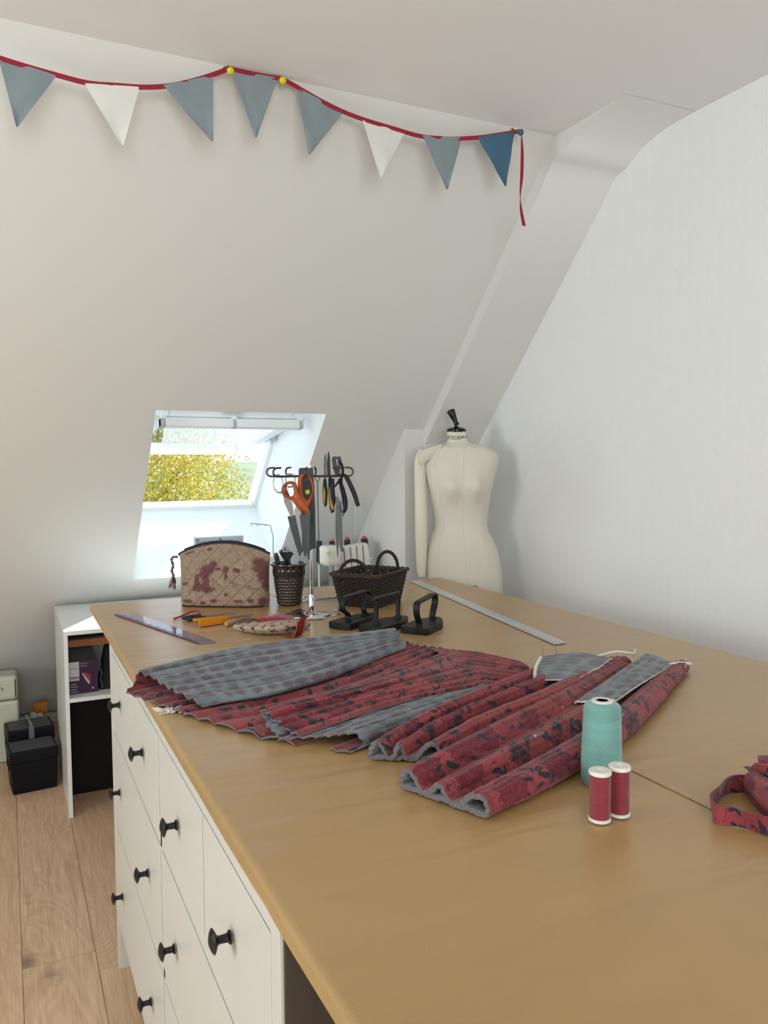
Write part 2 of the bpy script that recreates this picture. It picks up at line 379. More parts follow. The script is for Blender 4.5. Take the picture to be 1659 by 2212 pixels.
# roof window: reveal, outer frame, pivoting sash
TH = .50
w1 = thing('window_1', 'x', 'x', sl(.94, 1.3)); del w1['label']; del w1['category']; struct(w1)
def P_(x, s, d=0): return sl(x, WZT) + SD * s + SN * d          # s down the slope, d outwards
SL = (sl(0, WZB) - sl(0, WZT)).length
rv = MB()
rv.quad(P_(WX1, 0), P_(WX1, SL), P_(WX1, SL, TH), P_(WX1, 0, TH))
rv.quad(P_(WX0, 0), P_(WX0, 0, TH), P_(WX0, SL, TH), P_(WX0, SL))
rv.quad(P_(WX0, SL), P_(WX0, SL, TH), P_(WX1, SL, TH), P_(WX1, SL))
rv.quad(P_(WX0, 0), P_(WX1, 0), P_(WX1, 0, TH), P_(WX0, 0, TH))
rv.build('reveal', M_REV, w1)
Ms = Matrix(((1, 0, 0), (0, SD.y, SN.y), (0, SD.z, SN.z))).to_4x4(); Ms.translation = P_(0, 0)
fm = MB()
for a, b in (((WX0 - .05, -.05, TH - .03), (WX0 + .022, SL + .05, TH + .07)), ((WX1 - .022, -.05, TH - .03), (WX1 + .05, SL + .05, TH + .07)), ((WX0 + .022, SL - .022, TH - .03), (WX1 - .022, SL + .05, TH + .015)), ((WX0 + .022, -.05, TH - .03), (WX1 - .022, .022, TH + .07))): fm.box(a, b, M=Ms)
fm.build('window_frame', M_REV, w1, bevel=.004)
fm = MB()
for x0 in (WX1 - .03,): fm.box((x0, SL * .5 - .03, TH - .06), (x0 + .012, SL * .5 + .03, TH + .02), M=Ms)
fm.build('pivot_hinge', M_STEEL, w1)
# sash, tipped almost level
SA = math.radians(-8.0); SC0 = Vector((.939, 4.075, 1.655))
Mh = Matrix.Translation(SC0) @ Matrix.Rotation(SA, 4, 'X')
sx = (WX1 - WX0) / 2 - .028; sy = SL / 2 - .012
sash = MB()
for a, b in (((-sx, -sy, -.028), (-sx + .06, sy, .022)), ((sx - .06, -sy, -.028), (sx, sy, .022)), ((-sx + .06, sy - .085, -.028), (sx - .06, sy, .022)), ((-sx + .06, -sy, -.028), (sx - .06, -sy + .06, .022))): sash.box(a, b, M=Mh)
sa = sash.build('sash', M_REV, w1, bevel=.005)
MB().quad(*[Mh @ Vector(p) for p in ((-sx + .05, -sy + .05, 0), (sx - .05, -sy + .05, 0), (sx - .05, sy - .07, 0), (-sx + .05, sy - .07, 0))]).build('pane', M_GLASS, sa)
hb = MB(); hb.box((-sx + .02, -sy - .02, -.075), (sx - .02, -sy + .03, -.035), M=Mh); hb.box((-sx + .02, -sy - .02, -.075), (-sx + .045, -sy + .03, -.02), M=Mh); hb.box((sx - .045, -sy - .02, -.075), (sx - .02, -sy + .03, -.02), M=Mh); hb.box((-.012, -sy - .02, -.075), (.012, -sy + .03, -.02), M=Mh)
hb.build('handle_bar', M_REV, sa, bevel=.004)
lk = MB(); lk.box((-.045, -sy - .025, .0), (.045, -sy - .002, .016), M=Mh); lk.box((-.016, -sy - .03, .016), (.016, -sy - .004, .035), M=Mh)
lk.build('latch', M_STEEL, sa, bevel=.003)
# baseboard at the foot of the slope
struct(MB().box((XL, 4.92, 0), (XP, 4.96, .05)).build('baseboard_back', M_WHITE, bevel=.004))
# low light strip of cove moulding is plaster; outside: roof, hill, tree
def leafy(name, c, n_, rad, leaf, mats, seed, label, limbs):
    r = random.Random(seed); b = MB()
    for i in range(n_):
        while True:
            v = Vector((r.uniform(-1, 1), r.uniform(-1, 1), r.uniform(-1, 1)))
            if v.length < 1: break
        v *= .55 + .45 * r.random() ** .5
        p = Vector(c) + Vector((v.x * rad[0], v.y * rad[1], v.z * rad[2]))
        k = noise.noise(p * 1.3)
        if k < -.28: continue
        a = Vector((r.gauss(0, 1), r.gauss(0, 1), r.gauss(0, 1))).normalized(); q = a.orthogonal().normalized(); w = a.cross(q); s = leaf * r.uniform(.6, 1.3)
        mi = 0 if r.random() < .45 + k * .8 + v.z * .25 else (1 if r.random() < .75 else 2)
        b.add([p - q * s, p - w * s * .5 + a * s * .15, p + q * s, p + w * s * .5 + a * s * .15], [(0, 1, 2), (0, 2, 3)], mi)
    t = thing(name, label, 'tree', (c[0], c[1], c[2] - rad[2] - 2.5))
    b.build('foliage', mats, t)
    k = MB(); base = Vector((c[0], c[1], c[2] - rad[2] - 2.5))
    k.tube([base, base + Vector((.1, 0, 2)), Vector(c) - Vector((0, 0, rad[2] * .5)), Vector(c) + Vector((.1, 0, rad[2] * .1))], [.2, .17, .10, .04], 8)
    for i in range(limbs):
        a = r.uniform(0, 2 * PI); z0 = c[2] - rad[2] * r.uniform(.1, .8); st = Vector((c[0], c[1], z0))
        e = st + Vector((math.cos(a) * rad[0] * .85, math.sin(a) * rad[1] * .85, rad[2] * r.uniform(.3, 1)))
        md = (st + e) / 2 + Vector((r.uniform(-.3, .3), r.uniform(-.3, .3), .15)); k.tube(catmull([st, md, e], 5), [.05 - .0038 * i_ for i_ in range(11)], 6)
    k.build('trunk', mat('bark', (60, 52, 48), .9), t); return t
L0 = mat('yellow_leaf', (.62, .50, .06), .6, rgb=True); L1 = mat('green_leaf', (.30, .36, .07), .6, rgb=True); L2 = mat('pale_leaf', (.7, .62, .4), .6, rgb=True)
leafy('autumn_tree', (2.35, 14, .75), 42000, (1.75, 1.7, 2.2), .032, [L0, L1, L2], 5, 'yellow and green autumn tree seen outside through the open roof window', 12)
hill = MB(); G = []
for i in range(24):
    row = []
    for j in range(14):
        x = -30 + i * 4.5; y = 45 + j * 6; row.append(Vector((x, y, -6 + 7.6 * math.sin(min(1, j / 9) * PI / 2) * (1 + .25 * noise.noise(Vector((x * .06, y * .05, 3)))))))
    G.append(row)
hill.grid(G, flip=False)
ho = hill.build('hillside', mat('hill_green', (.10, .15, .09), .9, vary=(.25, .6), rgb=True), smooth=180); struct(ho)
for i, (x, y, w, h) in enumerate([(19.3, 58, 3, 2.6), (26.3, 68, 3.4, 2.4)]):
    t = thing('house', ['pale house with a grey roof on the hillside, nearer one beyond the tree', 'pale house with a grey roof on the hillside, farther one beyond the tree'][i], 'house', (x, y, -3))
    MB().box((x - w / 2, y - 2, -5), (x + w / 2, y + 2, -3 + h)).build('wall', mat('render', (190, 186, 182), .8), t)
    r_ = MB(); zt = -3 + h; r_.add([(x - w / 2 - .2, y - 2.3, zt), (x + w / 2 + .2, y - 2.3, zt), (x + w / 2 + .2, y + 2.3, zt), (x - w / 2 - .2, y + 2.3, zt), (x - w / 2, y, zt + 1.3), (x + w / 2, y, zt + 1.3)], [(0, 1, 5, 4), (2, 3, 4, 5), (0, 4, 3), (1, 2, 5), (0, 3, 2, 1)])
    r_.build('roof', mat('slate', (95, 98, 112), .7), t)

# ---------------------------------------------------------------- dresser under the worktop
DX, DY0, DY1, DH = .261, .822, 2.42, .978
dr = thing('dresser', 'white eight-drawer dresser with black knobs under the left edge of the worktop', 'dresser', (DX + .25, (DY0 + DY1) / 2, 0))
b = MB(); d = .5
b.box((DX, DY0, .13), (DX + d, DY0 + .035, DH)); b.box((DX, DY1 - .035, .13), (DX + d, DY1, DH))
b.box((DX + .012, DY0 + .035, DH - .02), (DX + d, DY1 - .035, DH)); b.box((DX + d - .012, DY0 + .035, .13), (DX + d, DY1 - .035, DH - .02))
b.box((DX + .012, DY0 + .035, .13), (DX + d - .012, DY1 - .035, .148))
ROW = [(.752, .956), (.468, .722), (.152, .444)]
for z0, z1 in ((.722, .752), (.444, .468)): b.box((DX + .002, DY0 + .035, z0 + .0005), (DX + .03, DY1 - .035, z1 - .0005))
b.box((DX + .0005, DY0 + .035, .9565), (DX + .03, DY1 - .035, DH - .0005))
b.box((DX + .002, 1.5975, .148), (DX + .4, 1.613, DH - .02))
for y in (1.211, 1.993): b.box((DX + .003, y - .0035, .752), (DX + .3, y + .004, DH - .02))
b.build('carcass', M_WHITE, dr, bevel=.001)
MB().box((DX + .0055, DY0 + .034, .149), (DX + .0105, DY1 - .034, DH - .021)).build('gap_shade_plate', mat('gap_shade_brown', (54, 46, 40), .8), dr, label='dark plate standing for the shade in the gaps between the drawers')  # added dark plate; its colour paints the shade inside the drawer gaps
for y0 in (DY0, DY1 - .035):
    for x0 in (DX, DX + d - .05):
        l = MB(); y1 = y0 + .035
        l.add([(x0, y0, .13), (x0 + .05, y0, .13), (x0 + .05, y1, .13), (x0, y1, .13), (x0, y0, 0), (x0 + .045, y0, 0), (x0 + .045, y1, 0), (x0, y1, 0)], [(0, 1, 2, 3), (7, 6, 5, 4), (0, 4, 5, 1), (1, 5, 6, 2), (2, 6, 7, 3), (3, 7, 4, 0)])
        l.build('leg', M_WHITE, dr, bevel=.001)
M_SIDE = mat('shaded_end_brown', (74, 63, 55), .6)  # shade on the dresser's near end, put into the colour
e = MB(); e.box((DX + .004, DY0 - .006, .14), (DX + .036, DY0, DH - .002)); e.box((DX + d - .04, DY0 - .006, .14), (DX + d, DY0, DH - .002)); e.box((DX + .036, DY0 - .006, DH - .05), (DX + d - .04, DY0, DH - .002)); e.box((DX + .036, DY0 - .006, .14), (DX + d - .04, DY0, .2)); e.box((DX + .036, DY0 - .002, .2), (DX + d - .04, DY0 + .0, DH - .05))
e.build('end_panel', M_SIDE, dr, label='framed end panel with its shade painted in as dark grey-brown')
def knob(y, z, par):
    k = MB(); k.lathe([(0, 0), (.0095, 0), (.0095, .002), (.006, .0045), (.0055, .016), (.0075, .019), (.0125, .021), (.0168, .0235), (.0172, .0245), (.0125, .0275), (.005, .030), (0, .0305)], (DX - .003, y, z), (-1, 0, 0), 28)
    return k.build('knob', M_BLACK, par, smooth=50)
def drawer(y0, y1, z0, z1, knobs):
    f_ = MB(); f_.box((DX, y0 + .0018, z0 + .0026), (DX + .016, y1 - .0018, z1 - .0026))
    o = f_.build('drawer', M_WHITE, dr, bevel=.001)
    for ky in knobs: knob(ky, (z0 + z1) / 2, o)
e0, e1 = DY0 + .0355, DY1 - .0355
for a, c in ((e0, 1.2075), (1.2145, 1.5965), (1.6135, 1.9895), (1.9965, e1)): drawer(a, c, *ROW[0], [(a + c) / 2])
for z in ROW[1:]:
    for a, c in ((e0, 1.5965), (1.6135, e1)): drawer(a, c, *z, [a + .19 * (c - a) , a + .81 * (c - a)])

# ---------------------------------------------------------------- worktop wrapped in kraft paper
TX0, TX1, TY0, TY1, TZ = .262, 1.683, -.22, 2.965, 1.0
wt = thing('worktop', 'large rectangular worktop on the white dresser, covered with brown paper', 'table', ((TX0 + TX1) / 2, (TY0 + TY1) / 2, 0))
MB().box((TX0 + .002, TY0, .979), (TX1, TY1 - .002, TZ - .003)).build('board', mat('chipboard', (150, 120, 90), .8), wt)
for x0, y0 in ((TX1 - .08, TY1 - .12), (TX1 - .08, .1), (.5, TY1 - .12)): MB().box((x0, y0, 0), (x0 + .05, y0 + .05, .979)).build('leg', M_WHITE, wt)
# lower sheet wraps round the left edge; upper sheet covers the right-hand side
pp_ = MB(); X = []
N = 90
for i in range(N + 1):
    y = TY0 + (TY1 - TY0) * i / N
    wv = .0012 * noise.noise(Vector((0, y * 7, 0))); row = []
    for k, (x, z) in enumerate([(TX0 + .04, .9782), (TX0 + .002, .9785), (TX0 - .002, .981), (TX0 - .0015, .990), (TX0 - .0005, .9965), (TX0 + .003, .9995), (TX0 + .01, 1.0), (TX0 + .3, 1.0), (TX1 + .001, 1.0), (TX1 + .001, .978)]):
        row.append(Vector((x - (.002 + wv * 1.2 if k in (2, 3) else 0) + (.0012 if k == 2 and y < .9 else 0), y, z)))
    X.append(row)
pp_.grid(X, flip=True)
kp = pp_.build('kraft_paper', M_KRAFT, smooth=50); tag(kp, 'brown kraft paper sheet covering the worktop and folded over its left edge', 'paper', 'kraft paper on the worktop')
k2 = MB(); X = []
for i in range(61):
    y = TY0 + .02 + (TY1 - .005 - TY0 - .02) * i / 60
    x0 = .897 + .0015 * noise.noise(Vector((1, y * 3, 2))); lift = .0009 + .0008 * max(0, noise.noise(Vector((3, y * 1.7, 8)))) + 0
    X.append([Vector((x0 + .0005, y, 1.0004)), Vector((x0, y, 1.0002 + lift)), Vector((x0 + .03, y, 1.0012)), Vector((1.3, y, 1.0008)), Vector((TX1 - .001, y, 1.0006))])
k2.grid(X, flip=True)
tag(k2.build('kraft_paper', M_KRAFT, smooth=50), 'second brown kraft paper sheet overlapping the first along a straight seam, right side of worktop', 'paper', 'kraft paper on the worktop')

# ---------------------------------------------------------------- white desk under the roof window
dk = thing('desk', 'white melamine desk with open shelf under the roof window, behind the worktop', 'desk', (.95, 3.87, 0))
MB().box((.2, 3.527, .782), (1.734, 4.2, .80)).build('desk_top', M_DESK, dk, bevel=.001)
MB().box((.2, 3.529, 0), (.2165, 4.2, .782)).build('side_panel', M_DESK, dk, bevel=.001)
MB().box((1.7, 3.529, 0), (1.7165, 4.2, .782)).build('side_panel', M_DESK, dk, bevel=.001)
MB().box((.7, 3.535, 0), (.716, 4.2, .782)).build('side_panel', M_DESK, dk, bevel=.001)
MB().box((.2165, 3.531, .494), (.7, 4.0, .511)).build('shelf', M_DESK, dk, bevel=.001)
MB().box((.2165, 4.0, .511), (.7, 4.01, .782)).build('back_panel', M_DESK, dk)
MB().box((.2165, 3.775, .0), (.7, 3.785, .494)).build('back_panel', M_BACK, dk, label='black back panel of the lower compartment')
MB().box((.2165, 3.6, .716), (.7, 3.616, .745)).build('rail', mat('brown_wood', (150, 88, 48), .5, vary=(30, .3)), dk, label='brown wooden rail')
MB().box((.2165, 3.63, .745), (.7, 3.64, .782)).build('rail', M_BACK, dk, label='black strip standing for the dark gap under the top')  # no real part: black strip painting the shaded gap below the desk top
# iron box on the shelf
bz = .511; B0 = Vector((.219, 3.60)); B1 = Vector((.338, 3.60))
bx = thing('iron_box', 'dark purple steam iron box with a white label standing on the desk shelf', 'box', (.278, 3.66, bz))
mp_ = mat('purple_card', (58, 28, 62), .45); mk = mat('black_card', (22, 20, 28), .5)
q = MB(); q.box((.219, 3.6, bz), (.338, 3.74, .655)); q.build('carton', mp_, bx, bevel=.001)
q = MB(); q.add([(.219, 3.6, .656), (.338, 3.6, .656), (.338, 3.74, .656), (.219, 3.74, .656), (.221, 3.625, .711), (.317, 3.625, .713), (.31, 3.70, .715), (.222, 3.70, .713)], [(0, 1, 5, 4), (1, 2, 6, 5), (2, 3, 7, 6), (3, 0, 4, 7), (4, 5, 6, 7)]); q.build('lid_flap', mk, bx)
q = MB(); q.box((.2215, 3.5985, .585), (.2625, 3.6, .650)); q.build('label', mat('white_label', (215, 214, 220), .5), bx)
def lettering(s, h, M, m_, par, name='lettering', cx=True):
    vs, fs = text_mesh(s, h, cx); b_ = MB(); b_.add([M @ Vector(v) for v in vs], fs); return b_.build(name, m_, par)
RX = Matrix.Rotation(PI / 2, 4, 'X')
M_INK = mat('blue_ink', (28, 40, 96), .6); M_TXT = mat('grey_print', (190, 185, 200), .6); M_BINK = mat('black_ink', (22, 20, 20), .6)
lettering('PHILIPS', .0075, Matrix.Translation((.242, 3.5978, .619)) @ RX @ Matrix.Diagonal((.78, 1, 1, 1)), M_INK, bx)
lettering('Simples e', .0062, Matrix.Translation((.283, 3.5982, .6385)) @ RX, M_TXT, bx); lettering('eficiente', .0062, Matrix.Translation((.281, 3.5982, .628)) @ RX, M_TXT, bx)
q = MB(); q.box((.2215, 3.5986, .568), (.2625, 3.5998, .581)); q.build('label', M_TXT, bx)
q = MB(); q.prism([(0, 0), (.016, -.002), (.034, -.046), (.028, -.052), (.013, -.028)], 0, .0015, M=Matrix.Translation((.272, 3.5995, .6)) @ RX); q.build('picture', mat('iron_picture_grey', (190, 185, 195), .4), bx)
q = MB(); q.prism([(.004, .001), (.02, -.001), (.038, -.012), (.036, -.030), (.028, -.034)], 0, .0018, M=Matrix.Translation((.272, 3.5995, .6)) @ RX); q.build('picture', mat('iron_picture_red', (170, 50, 60), .4), bx)
for i in range(4): q = MB().box((.2235, 3.5987, .552 - i * .011), (.25 + .006 * (i % 2), 3.5998, .5545 - i * .011)).build('print_line', M_TXT, bx)
q = MB(); q.build('emblem', M_TXT, bx) if 0 else None; q.lathe([(0, 0), (.004, 0), (.004, .0012), (0, .0012)], (.316, 3.5997, .530), (0, -1, 0), 16); q.build('emblem', M_TXT, bx)
# dark bag next to it
bg_ = thing('mesh_bag', 'dark netted bag leaning beside the iron box on the desk shelf', 'bag', (.4, 3.66, bz))
q = MB(); q.add([(.345, 3.62, bz), (.47, 3.62, bz), (.47, 3.75, bz), (.345, 3.75, bz), (.375, 3.66, .70), (.45, 3.66, .70), (.45, 3.7, .70), (.375, 3.7, .70)], [(0, 1, 5, 4), (1, 2, 6, 5), (2, 3, 7, 6), (3, 0, 4, 7), (4, 5, 6, 7)])
q.build('body', mat('black_mesh', (24, 22, 26), .7, bump=(90, 1)), bg_, bevel=.012)
q = MB().tube([Vector((.352 + .004 * math.sin(i), 3.612, .52 + .0085 * i)) for i in range(14)], .004, 6).build('cord', mat('grey_cord', (70, 66, 70), .8), bg_)

# ---------------------------------------------------------------- folded quilted fabric
def sheet(name, keys, parent, mats, ridges=0, amp=.003, n=6, nr=60, th=.0035, closed=False, rag=.004, seed=1, bow=0, uvo=(0, 0), ragR=None, vscale=1):
    """keys: rows across; each row is a list of stations along the piece (world points). Cross-section splined, length splined."""
    rr = random.Random(seed); ns = len(keys[0])
    rows = []
    K = [[Vector(p) for p in row] for row in keys]
    if closed:
        dens = []
        for s_ in range(ns):
            P = [K[i][s_] for i in range(len(K))]; m_ = len(P); out = []
            for i in range(m_):
                a, b, c, d = P[i - 1], P[i], P[(i + 1) % m_], P[(i + 2) % m_]
                for k in range(n):
                    t = k / n; out.append(0.5 * ((2 * b) + (c - a) * t + (2 * a - 5 * b + 4 * c - d) * t * t + (3 * b - a - 3 * c + d) * t ** 3))
            dens.append(out)
    else: dens = [catmull([K[i][s_] for i in range(len(K))], n) for s_ in range(ns)]
    m_ = len(dens[0]); grid = []
    for i in range(m_):
        st = [dens[s_][i] for s_ in range(ns)]
        grid.append(catmull(st, max(1, nr // (ns - 1))) if ns > 2 else [st[0].lerp(st[1], k / nr) for k in range(nr + 1)])
    L = len(grid[0])
    arc = [0.0]
    mid = L // 3
    for i in range(1, m_): arc.append(arc[-1] + (grid[i][mid] - grid[i - 1][mid]).length)
    tot = arc[-1]
    P = [[None] * L for _ in range(m_)]; NN = [[None] * L for _ in range(m_)]
    for i in range(m_):
        i0, i1 = ((i - 1) % m_, (i + 1) % m_) if closed else (max(0, i - 1), min(m_ - 1, i + 1))
        for j in range(L):
            ts = grid[i1][j] - grid[i0][j]; tr_ = grid[i][min(L - 1, j + 1)] - grid[i][max(0, j - 1)]
            nn = ts.cross(tr_);
            nn = nn.normalized() if nn.length > 1e-12 else Vector((0, 0, 1)); NN[i][j] = nn
            p = grid[i][j].copy(); u = j / (L - 1)
            if ridges:
                w = abs(math.sin(PI * ridges * arc[i] / tot + .35 * noise.noise(Vector((u * 3, i * .11, seed)))))
                p += nn * (amp * (w ** .7 - .35) * (1 if closed else max(-1, min(1, nn.z * 3))))
            p += nn * (.0016 * noise.noise(Vector((p.x * 22, p.y * 22, seed))) + .0009 * noise.noise(Vector((p.x * 70, p.y * 70, seed))))
            td = tr_.normalized()
            e = max(0, 1 - u * 14)
            if e > 0: p -= td * e * rag * (math.sin(arc[i] / tot * (ridges or 9) * PI * 2) * .5 + noise.noise(Vector((arc[i] * 40, seed, 0))))
            e = max(0, 1 - (1 - u) * 14)
            if e > 0: p += td * e * (ragR if ragR is not None else rag) * (math.sin(arc[i] / tot * (ridges or 9) * PI * 2) * .5 + noise.noise(Vector((arc[i] * 40, seed, 5))))
            P[i][j] = p
    b = MB(); b.uv = []
    le = [0.0]
    for j in range(1, L): le.append(le[-1] + (grid[m_ // 2][j] - grid[m_ // 2][j - 1]).length)
    top = []; bot = []
    for i in range(m_):
        for j in range(L):
            P[i][j].z = max(P[i][j].z, 1.0030); b.v.append(tuple(P[i][j])); b.uv.append((le[j] + uvo[0], arc[i] + uvo[1]))
    for i in range(m_):
        for j in range(L):
            q_ = P[i][j] - NN[i][j] * th; q_.z = max(q_.z, 1.0018); b.v.append(tuple(q_)); b.uv.append((le[j] + uvo[0] + .3, arc[i] + uvo[1] + .2))
    o2 = m_ * L
    for i in range(m_ if closed else m_ - 1):
        i2 = (i + 1) % m_
        for j in range(L - 1):
            a, c, d, e = i * L + j, i2 * L + j, i2 * L + j + 1, i * L + j + 1
            b.f.append((a, c, d, e)); b.m.append(0); b.f.append((o2 + a, o2 + e, o2 + d, o2 + c)); b.m.append(1)
        for j, fl_ in ((0, 0), (L - 1, 1)):
            a, c = i * L + j, i2 * L + j; q_ = (a, o2 + a, o2 + c, c); b.f.append(q_ if not fl_ else q_[::-1]); b.m.append(2)
    if not closed:
        for i, fl_ in ((0, 1), (m_ - 1, 0)):
            for j in range(L - 1):
                a, c = i * L + j, i * L + j + 1; q_ = (a, o2 + a, o2 + c, c); b.f.append(q_ if not fl_ else q_[::-1]); b.m.append(2)
    return b.build(name, mats, parent, smooth=55)
def T(px, py, z=0.0): return onz(px, py, 1.0015 + z)
RG = [M_RED, M_GREY, M_BATT]; GR = [M_GREY, M_RED, M_BATT]
# piece one: red side up underneath, its back edge folded forward so the grey side shows
Q = thing('quilted_fabric', 'large quilted panel with its grey side folded over the red floral side, left on worktop', 'fabric', (.6, 1.6, 1.0))
keys = [[T(437, 1526, .016), T(650, 1484, .020), T(876, 1400, .020)], [T(418, 1516, .021), T(645, 1474, .024), T(872, 1393, .025)], [T(362, 1487, .024), T(600, 1440, .026), T(862, 1382, .03)],
        [T(322, 1463, .030), T(560, 1412, .028), T(857, 1372, .034)], [T(301, 1455, .031), T(548, 1400, .028), T(851, 1363, .036)], [T(295, 1463, .022), T(545, 1403, .016), T(849, 1367, .02)],
        [T(284, 1484, .006), T(552, 1415, .004), T(852, 1377, .006)], [T(276, 1500, -.001), T(575, 1435, .002), T(870, 1385, .004)], [T(345, 1524, .003), T(640, 1460, .005), T(900, 1396, .010)],
        [T(440, 1556, .003), T(740, 1490, .008), T(950, 1402, .013)], [T(540, 1585, .004), T(800, 1515, .010), T(1000, 1418, .012)], [T(640, 1607, .004), T(850, 1530, .008), T(1030, 1445, .008)]]
sheet('fabric', keys, Q, RG, ridges=19, amp=.0095, n=20, nr=70, rag=.005, seed=3)
# piece two: grey side up with a rolled front edge
Q2 = thing('quilted_fabric', 'quilted piece showing a grey rolled front edge under a red flap, middle of worktop', 'fabric', (.8, 1.35, 1.0))
keys = [[T(600, 1596, .008), T(800, 1530, .008), T(1010, 1462, .006)], [T(668, 1592, .014), T(850, 1527, .014), T(1035, 1470, .010)], [T(720, 1588, .020), T(880, 1528, .022), T(1048, 1480, .014)], [T(752, 1583, .026), T(905, 1530, .026), T(1058, 1482, .018)],
        [T(776, 1592, .020), T(925, 1540, .020), T(1064, 1488, .014)], [T(782, 1608, .008), T(928, 1553, .008), T(1064, 1493, .006)], [T(752, 1628, .001), T(905, 1565, .001), T(1056, 1497, .001)], [T(715, 1618, .001), T(870, 1560, .001), T(1035, 1490, .001)]]
sheet('fabric', keys, Q2, [M_GREY, M_RED, M_BATT], ridges=11, amp=.004, n=14, nr=60, rag=.006, seed=8)
keys = [[T(600, 1592, .010), T(790, 1505, .012), T(985, 1420, .012)], [T(570, 1562, .018), T(770, 1480, .022), T(975, 1408, .018)], [T(566, 1536, .034), T(780, 1478, .034), T(985, 1405, .022)], [T(580, 1541, .036), T(800, 1486, .036), T(1010, 1425, .02)],
        [T(592, 1556, .024), T(812, 1492, .028), T(1035, 1438, .018)], [T(604, 1562, .029), T(825, 1499, .030), T(1060, 1448, .019)], [T(620, 1576, .020), T(838, 1507, .024), T(1055, 1462, .016)], [T(640, 1589, .017), T(850, 1520, .022), T(1047, 1477, .016)]]
sheet('flap', keys, Q2, RG, ridges=10, amp=.005, n=14, nr=60, rag=.006, seed=11, uvo=(.4, .1)).__setitem__('label', 'red floral flap folded back over the grey side')
keys = [[T(930, 1400, .020), T(1030, 1408, .018), T(1122, 1430, .012)], [T(955, 1415, .024), T(1050, 1425, .020), T(1140, 1440, .014)], [T(975, 1432, .022), T(1055, 1440, .020), T(1145, 1452, .012)], [T(990, 1452, .020), T(1055, 1458, .018), T(1135, 1466, .010)], [T(1010, 1480, .016), T(1060, 1480, .012), T(1110, 1480, .004)]]
sheet('gathered_end', keys, Q2, RG, ridges=9, amp=.005, n=14, nr=40, rag=.003, seed=13, uvo=(.9, .5))
# sleeves: flattened quilted tubes
def tube_section(A, B, h, prof, m=0):
    A = Vector(A); B = Vector(B); up = Vector((0, 0, 1))
    return [A.lerp(B, u) + up * (h * (k + (1 - k) * m if .3 < k < 1 and .1 < u < .9 else k)) for u, k in prof]
PR1 = [(.0, .55), (.05, .95), (.14, 1.05), (.22, .62), (.27, .26), (.33, .38), (.38, .95), (.45, 1.0), (.5, .5), (.55, .26), (.64, .36), (.72, .8), (.82, 1.1), (.93, 1.02), (1.0, .6), (.99, .18), (.88, .03), (.75, .14), (.62, .02), (.48, .12), (.35, .02), (.2, .12), (.06, .03), (-.01, .22)]
PR2 = [(.0, .6), (.04, 1.0), (.12, 1.1), (.2, .75), (.26, .34), (.34, .42), (.42, .85), (.5, .9), (.56, .48), (.62, .3), (.7, .44), (.78, .9), (.87, 1.05), (.95, 1.0), (1.0, .6), (.99, .2), (.9, .03), (.78, .12), (.64, .02), (.5, .12), (.36, .02), (.2, .1), (.06, .02), (-.01, .25)]
def sleeve(root, stations, PR, seed, uvo):
    secs = [tube_section(T(*a), T(*b), h, PR, (0, .3, .45, .5)[i]) for i, (a, b, h) in enumerate(stations)]
    keys = [[s_[i] for s_ in secs] for i in range(len(PR))]
    return sheet('sleeve', keys, root, [M_RED, M_GREY, M_BATT], ridges=34, amp=.0021, n=7, nr=84, th=.008, closed=True, rag=.0015, seed=seed, uvo=uvo)
S1 = thing('quilted_sleeve', 'red floral quilted sleeve lying flat between the quilted fabric and the front sleeve', 'fabric', (.85, 1.3, 1.0))
sleeve(S1, [((796, 1642), (955, 1650), .031), ((905, 1580), (1075, 1590), .036), ((1030, 1522), (1215, 1530), .036), ((1158, 1462), (1362, 1440), .026)], PR1, 21, (0, .3))
keys = [[T(1150, 1470, .022), T(1205, 1470, .03), T(1245, 1472, .030)], [T(1158, 1448, .03), T(1215, 1442, .034), T(1290, 1446, .032)], [T(1166, 1420, .038), T(1245, 1412, .034), T(1322, 1424, .032)]]
sheet('lining', keys, S1, [M_RED, M_GREY, M_LINT], ridges=5, amp=.003, n=8, nr=30, rag=.002, seed=31).__setitem__('label', 'grey lining turned out at the wide end')
MB().tube(catmull([T(1155, 1462, .03), T(1158, 1440, .036), T(1168, 1420, .041)], 6), .004, 8).build('batting_edge', M_LINT, S1, smooth=60)
MB().tube(catmull([T(1290, 1418, .034), T(1330, 1408, .034), T(1368, 1412, .026)], 6), .0035, 8).build('batting_edge', M_LINT, S1, smooth=60)
S2 = thing('quilted_sleeve', 'red floral quilted sleeve nearest the teal thread cone, front of worktop', 'fabric', (.95, 1.15, 1.0))
sleeve(S2, [((864, 1703), (1056, 1774), .031), ((1045, 1612), (1225, 1690), .036), ((1200, 1530), (1372, 1588), .034), ((1325, 1452), (1489, 1450), .024)], PR2, 22, (.2, .9))
keys = [[T(1240, 1515, .030), T(1330, 1455, .030), T(1392, 1412, .034)], [T(1275, 1515, .034), T(1350, 1465, .034), T(1420, 1418, .034)], [T(1330, 1512, .033), T(1392, 1470, .034), T(1455, 1434, .026)]]
sheet('lining', keys, S2, [M_GREY, M_RED, M_LINT], ridges=4, amp=.003, n=8, nr=30, rag=.002, seed=33).__setitem__('label', 'grey lining turned out at the wide end')
MB().tube(catmull([T(1432, 1440, .026), T(1465, 1432, .026), T(1492, 1434, .02)], 6), .0035, 8).build('batting_edge', M_LINT, S2, smooth=60)
